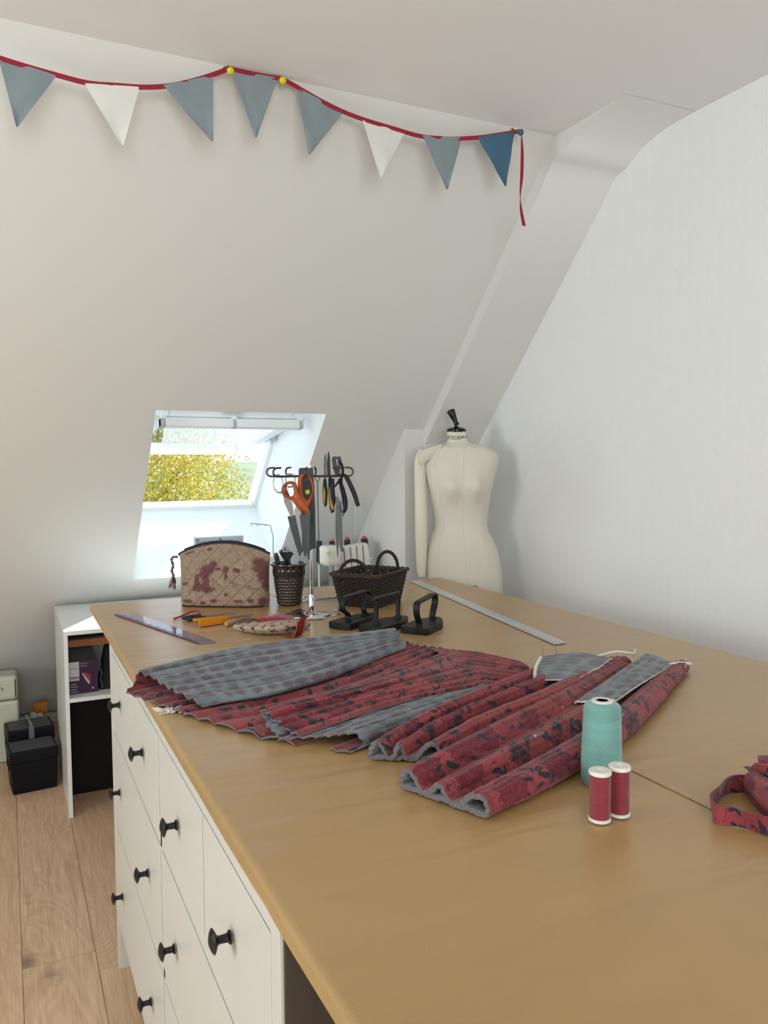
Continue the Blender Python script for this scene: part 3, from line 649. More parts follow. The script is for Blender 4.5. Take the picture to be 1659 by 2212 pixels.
# dressmaking pins stuck in the fabric
for i, (x, y, l, dx, c, w) in enumerate([(1172, 1418, .022, .001, (205, 190, 120), 'brass pin standing upright in the corner of the rear sleeve lining'), (1205, 1410, .018, -.008, (190, 190, 190), 'steel pin slanting beside the upright brass pin at the rear sleeve'),
        (1368, 1412, .012, .006, (190, 190, 190), 'steel pin in the pointed tip of the rear sleeve'), (1480, 1432, .012, .002, (190, 190, 190), 'steel pin at the far right tip of the front sleeve'), (1215, 1540, .012, .001, (225, 220, 200), 'pale pin standing up between the two sleeves')]):
    p = T(x, y, .03); q = MB().tube([p - Vector((0, 0, .012)), p + Vector((dx, 0, l))], .0006, 6); q.lathe([(0, -.001), (.0012, 0), (0, .0012)], p + Vector((dx, 0, l)), seg=8)
    tag(q.build('dressmaking_pin', mat('pin_metal', c, .25, metal=.9)), w, 'pin', 'pins in the quilted fabric')
p = T(1156, 1590, .037); q = MB().lathe([(0, -.003), (.0022, -.0018), (.003, 0), (.0022, .0018), (0, .003)], p, seg=12); q.tube([p, p + Vector((.022, .004, .002))], .0005, 5)
tag(q.build('dressmaking_pin', mat('turquoise_glass', (90, 180, 200), .2), smooth=60), 'pin with a turquoise ball head lying on the front sleeve', 'pin', 'pins in the quilted fabric')
# lint on the table edge
q = MB(); r = random.Random(4)
for i in range(26):
    a = T(345 + r.random() * 60, 1532 + r.random() * 9, .001); q.tube([a, a + Vector((r.uniform(-.02, .02), r.uniform(-.012, .012), r.uniform(0, .006)))], .0016, 5)
tag(q.build('batting_tuft', M_LINT, smooth=60), 'wisp of white batting on the worktop edge below the quilted panel', 'tuft', kind='stuff')
# bunched strip with a loop, right edge
B3 = thing('fabric_strip', 'bunched red floral fabric strip with a loop at the right edge of the worktop', 'fabric', (.97, .8, 1.0))
c0 = [T(1700, 1748), T(1640, 1715), T(1600, 1712), T(1562, 1726), T(1541, 1750), T(1556, 1778), T(1590, 1786), T(1650, 1800), T(1720, 1815)]
path = catmull([Vector((p.x, p.y, 1.002)) for p in c0], 8)
b_ = MB(); b_.uv = []; L = 0
sec = [(0, 0), (0, .008), (0, .017), (0, .025)]
for i, p in enumerate(path):
    t_ = (path[min(i + 1, len(path) - 1)] - path[max(i - 1, 0)]).normalized(); nn = Vector((t_.y, -t_.x, 0)); L += (p - path[i - 1]).length if i else 0
    for k in range(4):
        tw = .004 * math.sin(i * .35 + k * .5); b_.v.append(tuple(p + Vector((0, 0, sec[k][1])) + nn * tw)); b_.uv.append((L * 1.6, k * .012))
    for k in range(4):
        tw = .004 * math.sin(i * .35 + k * .5); b_.v.append(tuple(p + Vector((0, 0, sec[k][1])) + nn * (tw + .003))); b_.uv.append((L * 1.6 + .3, k * .012))
for i in range(len(path) - 1):
    a, c = i * 8, (i + 1) * 8
    ring = [0, 1, 2, 3, 7, 6, 5, 4]
    for k in range(8): b_.f.append((a + ring[k], a + ring[(k + 1) % 8], c + ring[(k + 1) % 8], c + ring[k])); b_.m.append(0)
b_.build('loop', RG, B3, smooth=60)
keys = [[T(1602, 1700, .002), T(1650, 1755, .002), T(1700, 1800, .002)], [T(1610, 1690, .022), T(1660, 1735, .03), T(1710, 1770, .03)], [T(1622, 1672, .030), T(1668, 1705, .034), T(1720, 1740, .034)], [T(1615, 1662, .018), T(1670, 1690, .022), T(1730, 1720, .022)], [T(1628, 1655, .040), T(1680, 1670, .044), T(1740, 1690, .044)], [T(1640, 1668, .02), T(1690, 1650, .02), T(1750, 1660, .02)], [T(1636, 1640, .028), T(1690, 1645, .03), T(1750, 1650, .03)], [T(1660, 1650, .002), T(1700, 1640, .002), T(1760, 1640, .002)]]
sheet('gathered_fabric', keys, B3, GR, ridges=9, amp=.005, n=7, nr=30, rag=.004, seed=41, uvo=(.2, .7))

# ---------------------------------------------------------------- threads in the foreground
def wound(prof0, prof1, c, h, r0, r1, seg=40, rows=60, seed=0):
    P = []
    for i in range(rows + 1):
        t = i / rows; r_ = r0 + (r1 - r0) * t
        P.append((r_ + .00035 * math.sin(i * 2.1 + seed) + .0004 * noise.noise(Vector((i * .3, seed, 0))), h * t))
    return P
def thread_mat(name, c):
    m = mat(name, c, .55, sheen=.4); n = NT(m); tc = n.n('ShaderNodeTexCoord'); w = n.n('ShaderNodeTexWave', bands_direction='Z'); w.inputs['Scale'].default_value = 420; w.inputs['Distortion'].default_value = 1.5
    n.l(n.mapping(tc.outputs['Object'], rot=(.12, .08, 0)), w.inputs['Vector']); n.bump(w.outputs['Fac'], .35, .0006)
    bn = n.noise(n.mapping(tc.outputs['Object'], rot=(.1, .1, 0), scale=(2, 2, 60)), 1, 2); cc = lin(c)
    n.l(n.mix(n.ramp(bn, .35, .65), tuple(v * .88 for v in cc), tuple(min(1, v * 1.1) for v in cc)), n.b.inputs['Base Color']); return m
M_TEAL = thread_mat('teal_thread', (112, 164, 158)); M_CRIM = thread_mat('crimson_thread', (134, 26, 48)); M_WPL = mat('white_plastic', (225, 220, 214), .35)
M_NAVY = thread_mat('navy_thread', (22, 26, 38))
c = T(1299, 1690); c.z = 1.0015
tcn = thing('thread_cone', 'tall teal thread cone standing behind the two crimson spools', 'thread', c)
k = MB(); k.lathe([(.0275, 0), (.0285, .0015), (.0275, .003)], c, seg=48); k.build('cone_core', M_WPL, tcn, smooth=50)
prof = [(.0, .002), (.026, .002)] + [(r, z + .002) for r, z in [(.0300, .004), (.0312, .02), (.0308, .045), (.0298, .07), (.0290, .095), (.0283, .115)]] + [(.0265, .1225), (.022, .1265), (.015, .1285)]
k = MB(); pr = catmull([Vector((r, z, 0)) for r, z in prof], 6); k.lathe([(max(0, p.x), p.y) for p in pr], c, seg=56); k.build('thread', M_TEAL, tcn, smooth=60)
k = MB(); k.lathe([(.0165, .1275), (.0165, .1300), (.0145, .1308), (.0095, .1305), (.009, .1285), (.009, .115)], c, seg=36); k.build('cone_rim', M_WPL, tcn, smooth=50)
k = MB(); k.lathe([(0, .1295), (.0093, .1295)], c, seg=24); k.build('hole', M_BPLAS, tcn)
k = MB(); k.tube([c + Vector((.0312 * math.cos(-2.6 + i * .12), .0312 * math.sin(-2.6 + i * .12), .075 - .0028 * i)) for i in range(16)], .0004, 5); k.tube([c + Vector((.031 * math.cos(-2.3 + i * .13), .031 * math.sin(-2.3 + i * .13), .10 + .001 * i)) for i in range(14)], .0004, 5); k.build('loose_thread', mat('teal_loose', (150, 196, 190), .6), tcn)
sp0 = None
for px, py, w in ((1295, 1772, 'small crimson thread spool with white ends, nearest the camera'), (1337, 1760, 'small crimson thread spool with white ends, partly hidden behind the nearest one')):
    c = T(px, py); c.z = 1.0015
    if sp0 is None:
        s_ = thing('thread_spool', w, 'thread', c, group='crimson spools by the teal cone'); sp0 = s_
        for z0 in (0, .0655): k = MB(); k.lathe([(.0135, z0), (.0155, z0 + .0012), (.0156, z0 + .0045), (.0135, z0 + .0058), (.012, z0 + .0058)] if not z0 else [(.012, z0), (.0142, z0), (.0156, z0 + .0013), (.0156, z0 + .0048), (.0142, z0 + .0062), (.0045, z0 + .0062), (.004, z0 + .0045), (0, z0 + .0045)], c, seg=40); k.build('spool_end', M_WPL, s_, smooth=45)
        k = MB(); k.lathe([(.0, .005), (.0140, .005)] + [(.0143 + .0003 * math.sin(i * 1.7), .006 + i * .0014) for i in range(42)] + [(.0138, .0655), (0, .0655)], c, seg=40); k.build('thread', M_CRIM, s_, smooth=60)
    else:
        s_ = copy_tree(sp0); s_.location = c; s_['label'] = w

# ---------------------------------------------------------------- bunting along the crease
BY = 2.372
def Bp(px, py, y=BY): return ony(px, py, y)
M_RIB = mat('crimson_bias_tape', (150, 16, 48), .7, sheen=.2); M_PB = mat('slate_blue_felt', (134, 146, 152), .85, bump=(400, .2)); M_PD = mat('deep_blue_felt', (70, 106, 130), .85, bump=(400, .2)); M_PW = mat('cream_felt', (.77, .755, .72), .85, rgb=True, bump=(400, .2))
bt = thing('bunting', 'bunting of blue and white pennants on crimson tape pinned along the ceiling crease', 'bunting', Bp(560, 160))
top = [(-60, 98), (0, 120), (60, 139), (120, 156), (190, 174), (250, 179), (310, 183), (365, 180), (420, 168), (470, 152), (492, 142)], [(492, 142), (530, 151), (575, 160), (610, 165)], [(610, 165), (640, 182), (690, 211), (740, 236), (790, 255), (850, 273), (910, 290), (970, 295), (1030, 293), (1080, 286), (1122, 279)]
def ribbon(pts, w, name, par, y=BY):
    P = catmull([Bp(px, py, y) for px, py in pts], 5); b_ = MB(); n_ = len(P)
    for i, p in enumerate(P):
        t_ = (P[min(i + 1, n_ - 1)] - P[max(0, i - 1)]).normalized(); dn = Vector((t_.z, 0, -t_.x)).normalized()
        dn = dn if abs(t_.z) < .9 else dn
        b_.v += [tuple(p - dn * w * 0 + Vector((0, -.0012, 0))), tuple(p + dn * w + Vector((0, -.0012, 0))), tuple(p + dn * w + Vector((0, .0012, 0))), tuple(p + Vector((0, .0012, 0)))]
    for i in range(n_ - 1):
        a, c = i * 4, i * 4 + 4
        for k in range(4): b_.f.append((a + k, a + (k + 1) % 4, c + (k + 1) % 4, c + k)); b_.m.append(0)
    return b_.build(name, M_RIB, par)
for seg_ in top: ribbon(seg_, .0135, 'tape', bt)
tail = [(1126, 284), (1128, 330), (1127, 380), (1124, 420), (1126, 455), (1132, 488)]
b_ = MB(); P = catmull([Bp(px, py, BY - .012) for px, py in tail], 6)
for i, p in enumerate(P):
    a = .9 + 1.1 * math.sin(i * .16); w = .0062; d_ = Vector((math.cos(a), math.sin(a), 0)) * w; nn = Vector((-d_.y, d_.x, 0)).normalized() * .0008
    b_.v += [tuple(p - d_ - nn), tuple(p + d_ - nn), tuple(p + d_ + nn), tuple(p - d_ + nn)]
for i in range(len(P) - 1):
    a, c = i * 4, i * 4 + 4
    for k in range(4): b_.f.append((a + k, c + k, c + (k + 1) % 4, a + (k + 1) % 4)); b_.m.append(0)
b_.f += [(0, 1, 2, 3), tuple(len(b_.v) - 1 - k for k in range(4))]; b_.m += [0, 0]; b_.build('tape_tail', M_RIB, bt)
flags = [((-4, 122), (122, 164), (35, 272), M_PB), ((182, 180), (302, 188), (263, 314), M_PW), ((352, 184), (461, 162), (457, 306), M_PB), ((503, 152), (600, 168), (551, 298), M_PB), ((643, 190), (743, 242), (666, 333), M_PB), ((783, 258), (873, 288), (822, 384), M_PW), ((912, 292), (998, 297), (965, 408), M_PB), ((1032, 296), (1111, 284), (1091, 402), M_PD)]
for i, (a, b, c, mt) in enumerate(flags):
    A, B_, C_ = Bp(*a), Bp(*b), Bp(*c, BY - .01 + .012 * math.sin(i * 2.3)); q = MB(); N_ = 12; rows = []
    for s_ in range(2):
        R_ = []
        for u in range(N_ + 1):
            t_ = u / N_; r_ = []
            for v in range(N_ + 1):
                s2 = v / N_; p = A.lerp(B_, s2).lerp(C_.lerp(C_ + (B_ - A) * .03, s2), t_)
                p += Vector((0, -.006 * math.sin(t_ * 5 + i) * math.sin(s2 * PI) * t_ + .004 * noise.noise(Vector((s2 * 2, t_ * 3, i))) + (.0011 if s_ else -.0011), 0)); r_.append(p)
            R_.append(r_)
        rows.append(R_)
    q.grid(rows[0]); q.grid(rows[1], flip=True)
    n_ = (N_ + 1) ** 2
    for u in range(N_):
        for v in (0, N_): a0 = u * (N_ + 1) + v; b0 = a0 + N_ + 1; q.f.append((a0, b0, n_ + b0, n_ + a0)); q.m.append(0)
    q.build('pennant', mt, bt, smooth=60)
for (px, py, c_, w) in ((498, 153, (222, 205, 10), 'yellow ball-headed pin holding the bunting, left of the two yellow ones'), (611, 174, (222, 205, 10), 'yellow ball-headed pin holding the bunting, right of the two yellow ones'), (1125, 286, (36, 92, 140), 'blue ball-headed pin holding the right end of the bunting')):
    p = Bp(px, py, BY - .03); t_ = thing('push_pin', w, 'pin', p, group='ball-headed pins of the bunting')
    MB().lathe([(0, -.0105), (.006, -.009), (.0098, -.0045), (.0108, 0), (.0098, .0045), (.006, .009), (0, .0105)], p, (.2, -1, -.3), 24).build('head', mat('pin_plastic', c_, .3), t_, smooth=60)
    MB().tube([p, p + Vector((-.004, .026, .014)), p + Vector((-.006, .045, .028))], .0035, 8).build('pin', mat('pin_brass', (150, 90, 40), .5), t_)

# ---------------------------------------------------------------- frames facing the camera for upright things
RZ = math.atan2(CAM_R.y, CAM_R.x)
class Fr:
    """local frame standing on a horizontal plane: X to the right, Z up, Y away; px() converts measured image points at its depth"""
    def __init__(s, px, py, z=1.0015):
        s.o = onz(px, py, z); s.px0, s.py0 = px, py; s.k = F_PX / (s.o - EYE).dot(CAM_F)
    def p(s, px, py, y=0.0): return Vector(((px - s.px0) / s.k, y, (s.py0 - py) / s.k))
def loc(o): return o
def local(MBo, name, mats, par, **kw): return MBo.build(name, mats, par, world=False, **kw)

# ---------------------------------------------------------------- quilted toile bag
F = Fr(479, 1311); F.o = (T(383, 1310) + T(575, 1312)) / 2; kb = 618.0
bag = thing('toiletry_bag', 'quilted beige bag with burgundy country print and a black zip along its curved top', 'bag', F.o, math.atan2(2.629 - 2.79, .803 - .531))
W2 = .158
def bag_pt(u, v, side):           # u,v in 0..1
    hw = W2 * (1 - .02 * math.sin(v * PI)) * (1 + .025 * v); topz = .178 + .038 * (1 - (2 * u - 1) ** 2) ; topz -= .010 * (u) * 0
    x = (2 * u - 1) * hw; z = topz * v
    e = (1 - abs(2 * u - 1) ** 5) ** .5
    dep = (.052 * (1 - v) ** .8 + .016 * math.sin(v * PI) ** .8) * max(.0, e) * .98 + .004
    if v < .06: dep *= .90 + .1 * v / .06; x *= .985 + .015 * v / .06
    q = 0
    s_, t_ = u * 5.6, v * 3.7
    a = abs(((s_ + t_) % 1) - .5) * 2; b_ = abs(((s_ - t_) % 1) - .5) * 2
    q = .0050 * min(1, (1 - a) * 5) ** .6 * min(1, (1 - b_) * 5) ** .6
    return Vector((x, side * (dep + q * e - .0015) + .05, z))
NU, NV = 200, 110
b_ = MB(); b_.uv = []
for side in (-1, 1):
    G = [[bag_pt(i / NU, j / NV, side) for j in range(NV + 1)] for i in range(NU + 1)]
    b_.grid(G, flip=(side > 0)); b_.uv += [(i / NU, j / NV) for i in range(NU + 1) for j in range(NV + 1)]
bt_ = [bag_pt(i / NU, 0, -1) for i in range(NU + 1)]; bb_ = [bag_pt(i / NU, 0, 1) for i in range(NU + 1)]
b_.grid([bt_, bb_]); b_.uv += [(0, 0)] * (2 * (NU + 1))
el = [[bag_pt(0, j / NV, s_) for j in range(NV + 1)] for s_ in (-1, 1)]; b_.grid(el, flip=True); b_.uv += [(.01, .2)] * (2 * (NV + 1))
el = [[bag_pt(1, j / NV, s_) for j in range(NV + 1)] for s_ in (-1, 1)]; b_.grid(el); b_.uv += [(.99, .7)] * (2 * (NV + 1))
M_TOILE = mat('toile_linen', (172, 152, 134), .9, sheen=.2); n = NT(M_TOILE)
bo = local(b_, 'body', M_TOILE, bag, smooth=50)
cl = bo.data.color_attributes.new('print', 'FLOAT_COLOR', 'POINT')
def blob(u, v, cu, cv, ru, rv, p=1): return max(0, 1 - (((u - cu) / ru) ** 2 + ((v - cv) / rv) ** 2) ** p)
def toile(u, v):
    k = 0
    for b in ((.34, .60, .13, .15), (.30, .55, .1, .12), (.40, .68, .08, .1), (.55, .60, .055, .10), (.555, .50, .03, .1), (.67, .60, .07, .06), (.45, .61, .09, .03), (.93, .78, .15, .16), (.97, .60, .12, .22), (.90, .68, .1, .1), (1.0, .42, .08, .2), (.25, .33, .12, .10), (.36, .29, .14, .07), (.08, .42, .07, .04), (.12, .10, .1, .06), (.30, .07, .06, .05), (.42, .10, .06, .06), (.70, .10, .08, .05), (.83, .12, .07, .06), (.95, .10, .07, .12), (.35, .93, .05, .04), (.12, .95, .1, .03), (.56, .20, .04, .04)):
        k = max(k, blob(u, v, *b) * .9)
    for b in ((.225, .42, .028, .15), (.345, .38, .03, .17), (.31, .43, .02, .12)): k = max(k, min(1, blob(u, v, *b) * 3) + .25)
    for cu, cv, rv in ((.22, .47, .015), (.34, .545, .015)): k = max(k, 1.0 if blob(u, v, cu, cv, .012, .03) > 0 else k)
    if abs(v - (.42 - .14 * (u - .55) * 2)) < .02 + .015 * math.sin(u * 40) and .55 < u < .95: k = max(k, .5)
    if abs(v - .515) < .012 and .05 < u < .9: k = max(k, .33)
    return k
pn = NU + 1
for i in range(len(bo.data.vertices)):
    if i < 2 * pn * (NV + 1): j = i % (pn * (NV + 1)); u, v = (j // (NV + 1)) / NU, (j % (NV + 1)) / NV; k = toile(u, v)
    else: k = .2
    cl.data[i].color = (k, k, k, 1)
at = n.n('ShaderNodeAttribute'); at.attribute_name = 'print'; tc = n.n('ShaderNodeTexCoord'); P3 = tc.outputs['Object']
sr = n.n('ShaderNodeSeparateXYZ'); n.l(at.outputs['Color'], sr.inputs[0])
f = n.ramp(n.math('ADD', sr.outputs[0], n.math('MULTIPLY', n.math('SUBTRACT', n.noise(P3, 170, 6, .8), .5), 2.0)), .48, .60); f = n.math('MULTIPLY', f, n.ramp(sr.outputs[0], .03, .2))
lnn = n.math('MULTIPLY', n.ramp(n.math('ABSOLUTE', n.math('SUBTRACT', n.noise(P3, 85, 3, .6, 1.2), .5)), .035, .012), n.ramp(sr.outputs[0], .05, .3)); f = n.math('MAXIMUM', f, n.math('MULTIPLY', lnn, .75))
base = n.mix(n.ramp(n.noise(n.mapping(P3, scale=(1, 1, 7)), 60, 3), .35, .65), lin((146, 126, 106)), lin((164, 144, 122)))
n.l(n.mix(n.math('MULTIPLY', f, .85), base, lin((92, 38, 50))), n.b.inputs['Base Color']); n.bump(n.noise(P3, 1200, 2), .2, .0006)
z_ = MB(); arc_ = [bag_pt(i / 60, 1, 0) + Vector((0, 0, .001)) for i in range(61)]
arc_[0] += Vector((-.004, 0, -.004)); z_.tube(arc_, [.0085 - .003 * abs(i / 30 - 1) ** 3 for i in range(61)], 10, flat=.8); local(z_, 'zip', mat('black_zip', (22, 22, 32), .5), bag, smooth=60)
z_ = MB(); z_.tube([a + Vector((0, 0, .0085)) for a in arc_[3:-3]], .0022, 6); local(z_, 'zip_teeth', mat('zip_teeth', (38, 38, 46), .35), bag, smooth=60)
b_ = MB()
for side in (-1, 1): b_.tube([bag_pt(i / 60, .012, side) + Vector((0, side * .001, 0)) for i in range(2, 59)], .002, 6)
local(b_, 'piping', mat('dark_piping', (40, 36, 38), .8), bag)
t0 = Vector((-W2 * 1.02, .05, .178)); z_ = MB()
kx = lambda px, py: Vector(((px - 479) / kb / .985, .03, (1311 - py) / kb))
st = catmull([kx(380, 1206), kx(371, 1206), kx(366, 1212), kx(369, 1225), kx(366, 1236), kx(370, 1248)], 6)
z_.tube(st, [.003 + .0022 * abs(math.sin(i * .7)) for i in range(len(st))], 8); local(z_, 'zip_pull', mat('grey_ribbon', (92, 88, 100), .7), bag, smooth=60)
z_ = MB(); r = random.Random(2)
for i in range(16):
    a = kx(369 + r.uniform(-2, 2), 1248); e = kx(366 + r.uniform(-8, 8), 1272 + r.uniform(-3, 8)); z_.tube(catmull([a, (a + e) / 2 + Vector((r.uniform(-.005, .005), r.uniform(-.004, .004), .002)), e], 3), .0013, 5)
local(z_, 'tassel', mat('tassel_maroon', (82, 34, 44), .8), bag)

# ---------------------------------------------------------------- pewter tumbler with tools
F = Fr(625, 1305); F.o = F.o + Vector((0, 0, 0)); cup = thing('tumbler', 'dark glossy hobnail tumbler full of small sewing tools', 'cup', F.o)
Hc = .137; r0, r1 = .040, .058
G = []
NS, NR = 192, 140
for i in range(NR + 1):
    t_ = i / NR; z = Hc * t_; r_ = r0 + (r1 - r0) * (t_ ** .9); row = []
    if t_ < .03: r_ -= .004 * (1 - t_ / .03)
    for k in range(NS):
        a = 2 * PI * k / NS; d = 0
        if t_ < .72: rw = z / .0105; off = .5 * (int(rw) % 2); cc_ = ((a / (2 * PI) * 24 + off) % 1 - .5); rr_ = (rw % 1 - .5); d = .0022 * max(0, 1 - (cc_ * cc_ + rr_ * rr_) * 5)
        elif t_ < .93: cc_ = abs((a / (2 * PI) * 18) % 1 - .5); d = .0018 * min(1, max(0, (.36 - cc_) * 8)) * min(1, (t_ - .72) * 25) * min(1, (.93 - t_) * 25)
        row.append(Vector(((r_ + d) * math.cos(a), (r_ + d) * math.sin(a), z)))
    G.append(row)
M_PEW = mat('smoky_lustre_glass', (.085, .075, .068), .12, metal=.75, rgb=True)
b_ = MB(); b_.grid(G, wrapv=True); b_.add([Vector((0, 0, 0))] + G[0], [(0, 1 + (k + 1) % NS, 1 + k) for k in range(NS)]); local(b_, 'body', M_PEW, cup, smooth=80)
b_ = MB(); b_.lathe([(.054, Hc - .001), (.0585, Hc), (.0635, Hc + .003), (.0645, Hc + .006), (.0635, Hc + .009), (.059, Hc + .010), (.056, Hc + .007), (.052, Hc - .02), (.040, .012), (0, .008)], seg=64); local(b_, 'rim', M_PEW, cup, smooth=50)
def tool(name, label, cat, px, py, fn, y=0.0, tilt=(0, 0)):
    o = thing(name, label, cat, F.o + Matrix.Rotation(RZ, 3, 'Z') @ F.p(px, py, y), RZ); o.rotation_euler = (tilt[1], tilt[0], RZ); fn(o); return o
def tracing_wheel(o):
    b_ = MB(); b_.lathe([(0, -.002), (.011, -.002), (.0125, 0), (.011, .002), (0, .002)], (0, 0, 0), (0, 1, 0), 28); local(b_, 'wheel', M_STEEL, o, smooth=40)
    b_ = MB(); b_.lathe([(0, -.003), (.004, -.003), (.004, .003), (0, .003)], (0, 0, 0), (0, 1, 0), 16); local(b_, 'axle', M_BLACK, o)
    b_ = MB(); b_.tube([(0, 0, -.008), (0, 0, -.03), (.002, 0, -.09)], [.003, .005, .006], 10); local(b_, 'handle', M_BPLAS, o, smooth=60)
tool('tracing_wheel', 'small steel tracing wheel poking out of the tumbler, disc upward', 'tool', 617, 1187, tracing_wheel, .01)
def cutter(o):
    b_ = MB(); b_.lathe([(0, -.004), (.014, -.004), (.015, 0), (.014, .004), (0, .004)], (0, 0, 0), (.2, 1, 0), 24); local(b_, 'head', M_BPLAS, o, smooth=40)
    b_ = MB(); b_.tube([(0, .002, -.01), (-.004, .002, -.1)], [.007, .009], 10); local(b_, 'handle', M_BPLAS, o, smooth=60)
tool('rotary_cutter', 'black rotary cutter standing in the middle of the tumbler', 'tool', 628, 1199, cutter, -.01)
def marker(o):
    b_ = MB(); b_.tube([(0, 0, 0), (0, 0, -.12)], .0085, 14); local(b_, 'barrel', mat('slate_barrel', (34, 40, 52), .4), o, smooth=60)
    b_ = MB(); b_.tube([(0, 0, .0), (0, 0, .008)], [.0085, .006], 14); local(b_, 'cap', M_DSTEEL, o, smooth=60)
tool('marking_pen', 'fat dark pen leaning at the left side of the tumbler', 'pen', 598, 1198, marker, -.005, (-.2, .1))
tool('marking_pen', 'dark pen leaning further right beside the first pen in the tumbler', 'pen', 608, 1193, marker, .02, (-.55, .1))
def ripper(o):
    b_ = MB(); b_.tube([(0, 0, 0), (-.03, 0, -.045), (-.062, 0, -.11)], [.0035, .006, .005], 8, flat=.6); local(b_, 'handle', mat('navy_plastic', (30, 34, 58), .35), o, smooth=60)
tool('seam_ripper', 'dark blue stick handle leaning out of the right side of the tumbler', 'tool', 651, 1192, ripper, .0)
def clip(o):
    b_ = MB(); b_.prism([(0, 0), (.007, .004), (.012, .018), (.008, .028), (.002, .033), (-.008, .031), (-.014, .02), (-.022, .012), (-.03, -.004), (-.02, -.06), (-.002, -.06)], -.002, .002, M=RX.to_4x4()); local(b_, 'blade', mat('frosted_plastic', (190, 192, 200), .3, trans=.3), o)
tool('plastic_spatula', 'frosted pale plastic pleating tool at the right edge of the tumbler', 'tool', 648, 1205, clip, -.02)

# ---------------------------------------------------------------- scissors
def ring(b, c, rx, rz, r, ang=0, n_=28, y=0, mi=0, flat=1.0):
    P = []
    for i in range(n_):
        a = 2 * PI * i / n_; x = rx * math.cos(a); z = rz * math.sin(a)
        P.append(Vector((c[0] + x * math.cos(ang) - z * math.sin(ang), y, c[1] + x * math.sin(ang) + z * math.cos(ang))))
    b.tube(P, r, 8, closed=True, mi=mi, flat=flat, up=(0, 1, 0)); return b
def blade(pts, th, y):
    b_ = MB(); b_.prism([(p[0], p[1]) for p in pts], y - th, y + th, M=Matrix(((1, 0, 0, 0), (0, 0, 1, 0), (0, 1, 0, 0), (0, 0, 0, 1)))); return b_
# ---------------------------------------------------------------- tool stand with hooked arms
F = Fr(673, 1330); stand = thing('tool_stand', 'tall chrome stand with hooked arms holding scissors and tools', 'stand', F.o, RZ)
b_ = MB(); b_.lathe([(0, 0), (.066, 0), (.0665, .002), (.063, .004), (.012, .005), (0, .005)], seg=56); local(b_, 'base', M_CHROME, stand, smooth=40)
b_ = MB(); b_.lathe([(.019, .005), (.019, .009), (.0105, .011), (.0105, .068), (.0095, .070)], seg=28); local(b_, 'collar', M_CHROME, stand, smooth=40)
b_ = MB(); b_.tube([(0, 0, .06), (0, 0, .49)], .0068, 18); local(b_, 'pole', M_CHROME, stand, smooth=50)
for i, (a, L) in enumerate(((0, .138), (.62, .125), (1.5, .12), (2.35, .125), (PI, .138), (3.75, .13), (4.7, .12), (5.6, .128))):
    d = Vector((math.cos(a), math.sin(a), 0)); zz = .455
    P = [Vector((0, 0, zz)), d * (L - .012) + Vector((0, 0, zz))] + [d * (L - .012 + .0135 * math.sin(q)) + Vector((0, 0, zz + .0135 - .0135 * math.cos(q))) for q in (.5, 1, 1.5, 2, 2.5, 3)] + [d * (L - .026) + Vector((0, 0, zz + .0275))]
    b_ = MB(); b_.tube(P, .0032, 8); local(b_, 'arm', M_DSTEEL, stand, smooth=60)
b_ = MB(); b_.lathe([(0, .445), (.013, .445), (.013, .466), (.008, .470), (0, .471)], seg=24); local(b_, 'hub', M_CHROME, stand, smooth=40)
def hang(name, label, cat, px, py, y, group=None):
    o = thing(name, label, cat, F.o + Matrix.Rotation(RZ, 3, 'Z') @ F.p(px, py, y), RZ, group)
    return o, (lambda x_, y_: ((x_ - px) / F.k, (py - y_) / F.k))
M_ORG = mat('orange_plastic', (168, 72, 22), .4)
# orange shears
o, q = hang('scissors', 'large scissors with orange plastic handles hanging on the front of the chrome stand', 'scissors', 664, 1030, -.035)
def poly(pts): return [q(*p) for p in pts]
def ringpoly(outer, inner, th, y, name, mt, par):
    b = MB(); O = [q(*p) for p in outer]; I = [q(*p) for p in inner]
    O = [(v.x, v.y) for v in catmull([Vector((p[0], p[1], 0)) for p in O + [O[0]]], 4)][:-1]; I = [(v.x, v.y) for v in catmull([Vector((p[0], p[1], 0)) for p in I + [I[0]]], 4)][:-1]
    n_ = 48
    def resamp(P):
        cx = sum(p[0] for p in I) / len(I); cy = sum(p[1] for p in I) / len(I); out = []
        for k in range(n_):
            a = 2 * PI * k / n_; d = (math.cos(a), math.sin(a)); best = None
            for i in range(len(P)):
                p, r_ = P[i], P[(i + 1) % len(P)]; ex, ey = r_[0] - p[0], r_[1] - p[1]; det = d[0] * (-ey) + ex * d[1]
                if abs(det) < 1e-12: continue
                rx_, ry_ = p[0] - cx, p[1] - cy; t_ = (rx_ * (-ey) + ex * ry_) / det; s_ = (d[0] * ry_ - d[1] * rx_) / det
                if t_ > 0 and -1e-6 <= s_ <= 1 + 1e-6 and (best is None or t_ > best): best = t_
            best = best or .001; out.append((cx + d[0] * best, cy + d[1] * best))
        return out
    A, B = resamp(O), resamp(I)
    mid = [((a[0] * .65 + c[0] * .35), (a[1] * .65 + c[1] * .35)) for a, c in zip(A, B)]; mid2 = [((a[0] * .3 + c[0] * .7), (a[1] * .3 + c[1] * .7)) for a, c in zip(A, B)]
    L_ = [[Vector((p[0], y, p[1])) for p in A], [Vector((p[0], y - th, p[1])) for p in mid], [Vector((p[0], y - th, p[1])) for p in mid2], [Vector((p[0], y, p[1])) for p in B], [Vector((p[0], y + th, p[1])) for p in mid2], [Vector((p[0], y + th, p[1])) for p in mid]]
    b.grid(L_, wrapu=True, wrapv=True, flip=False); return local(b, name, mt, par, smooth=70)
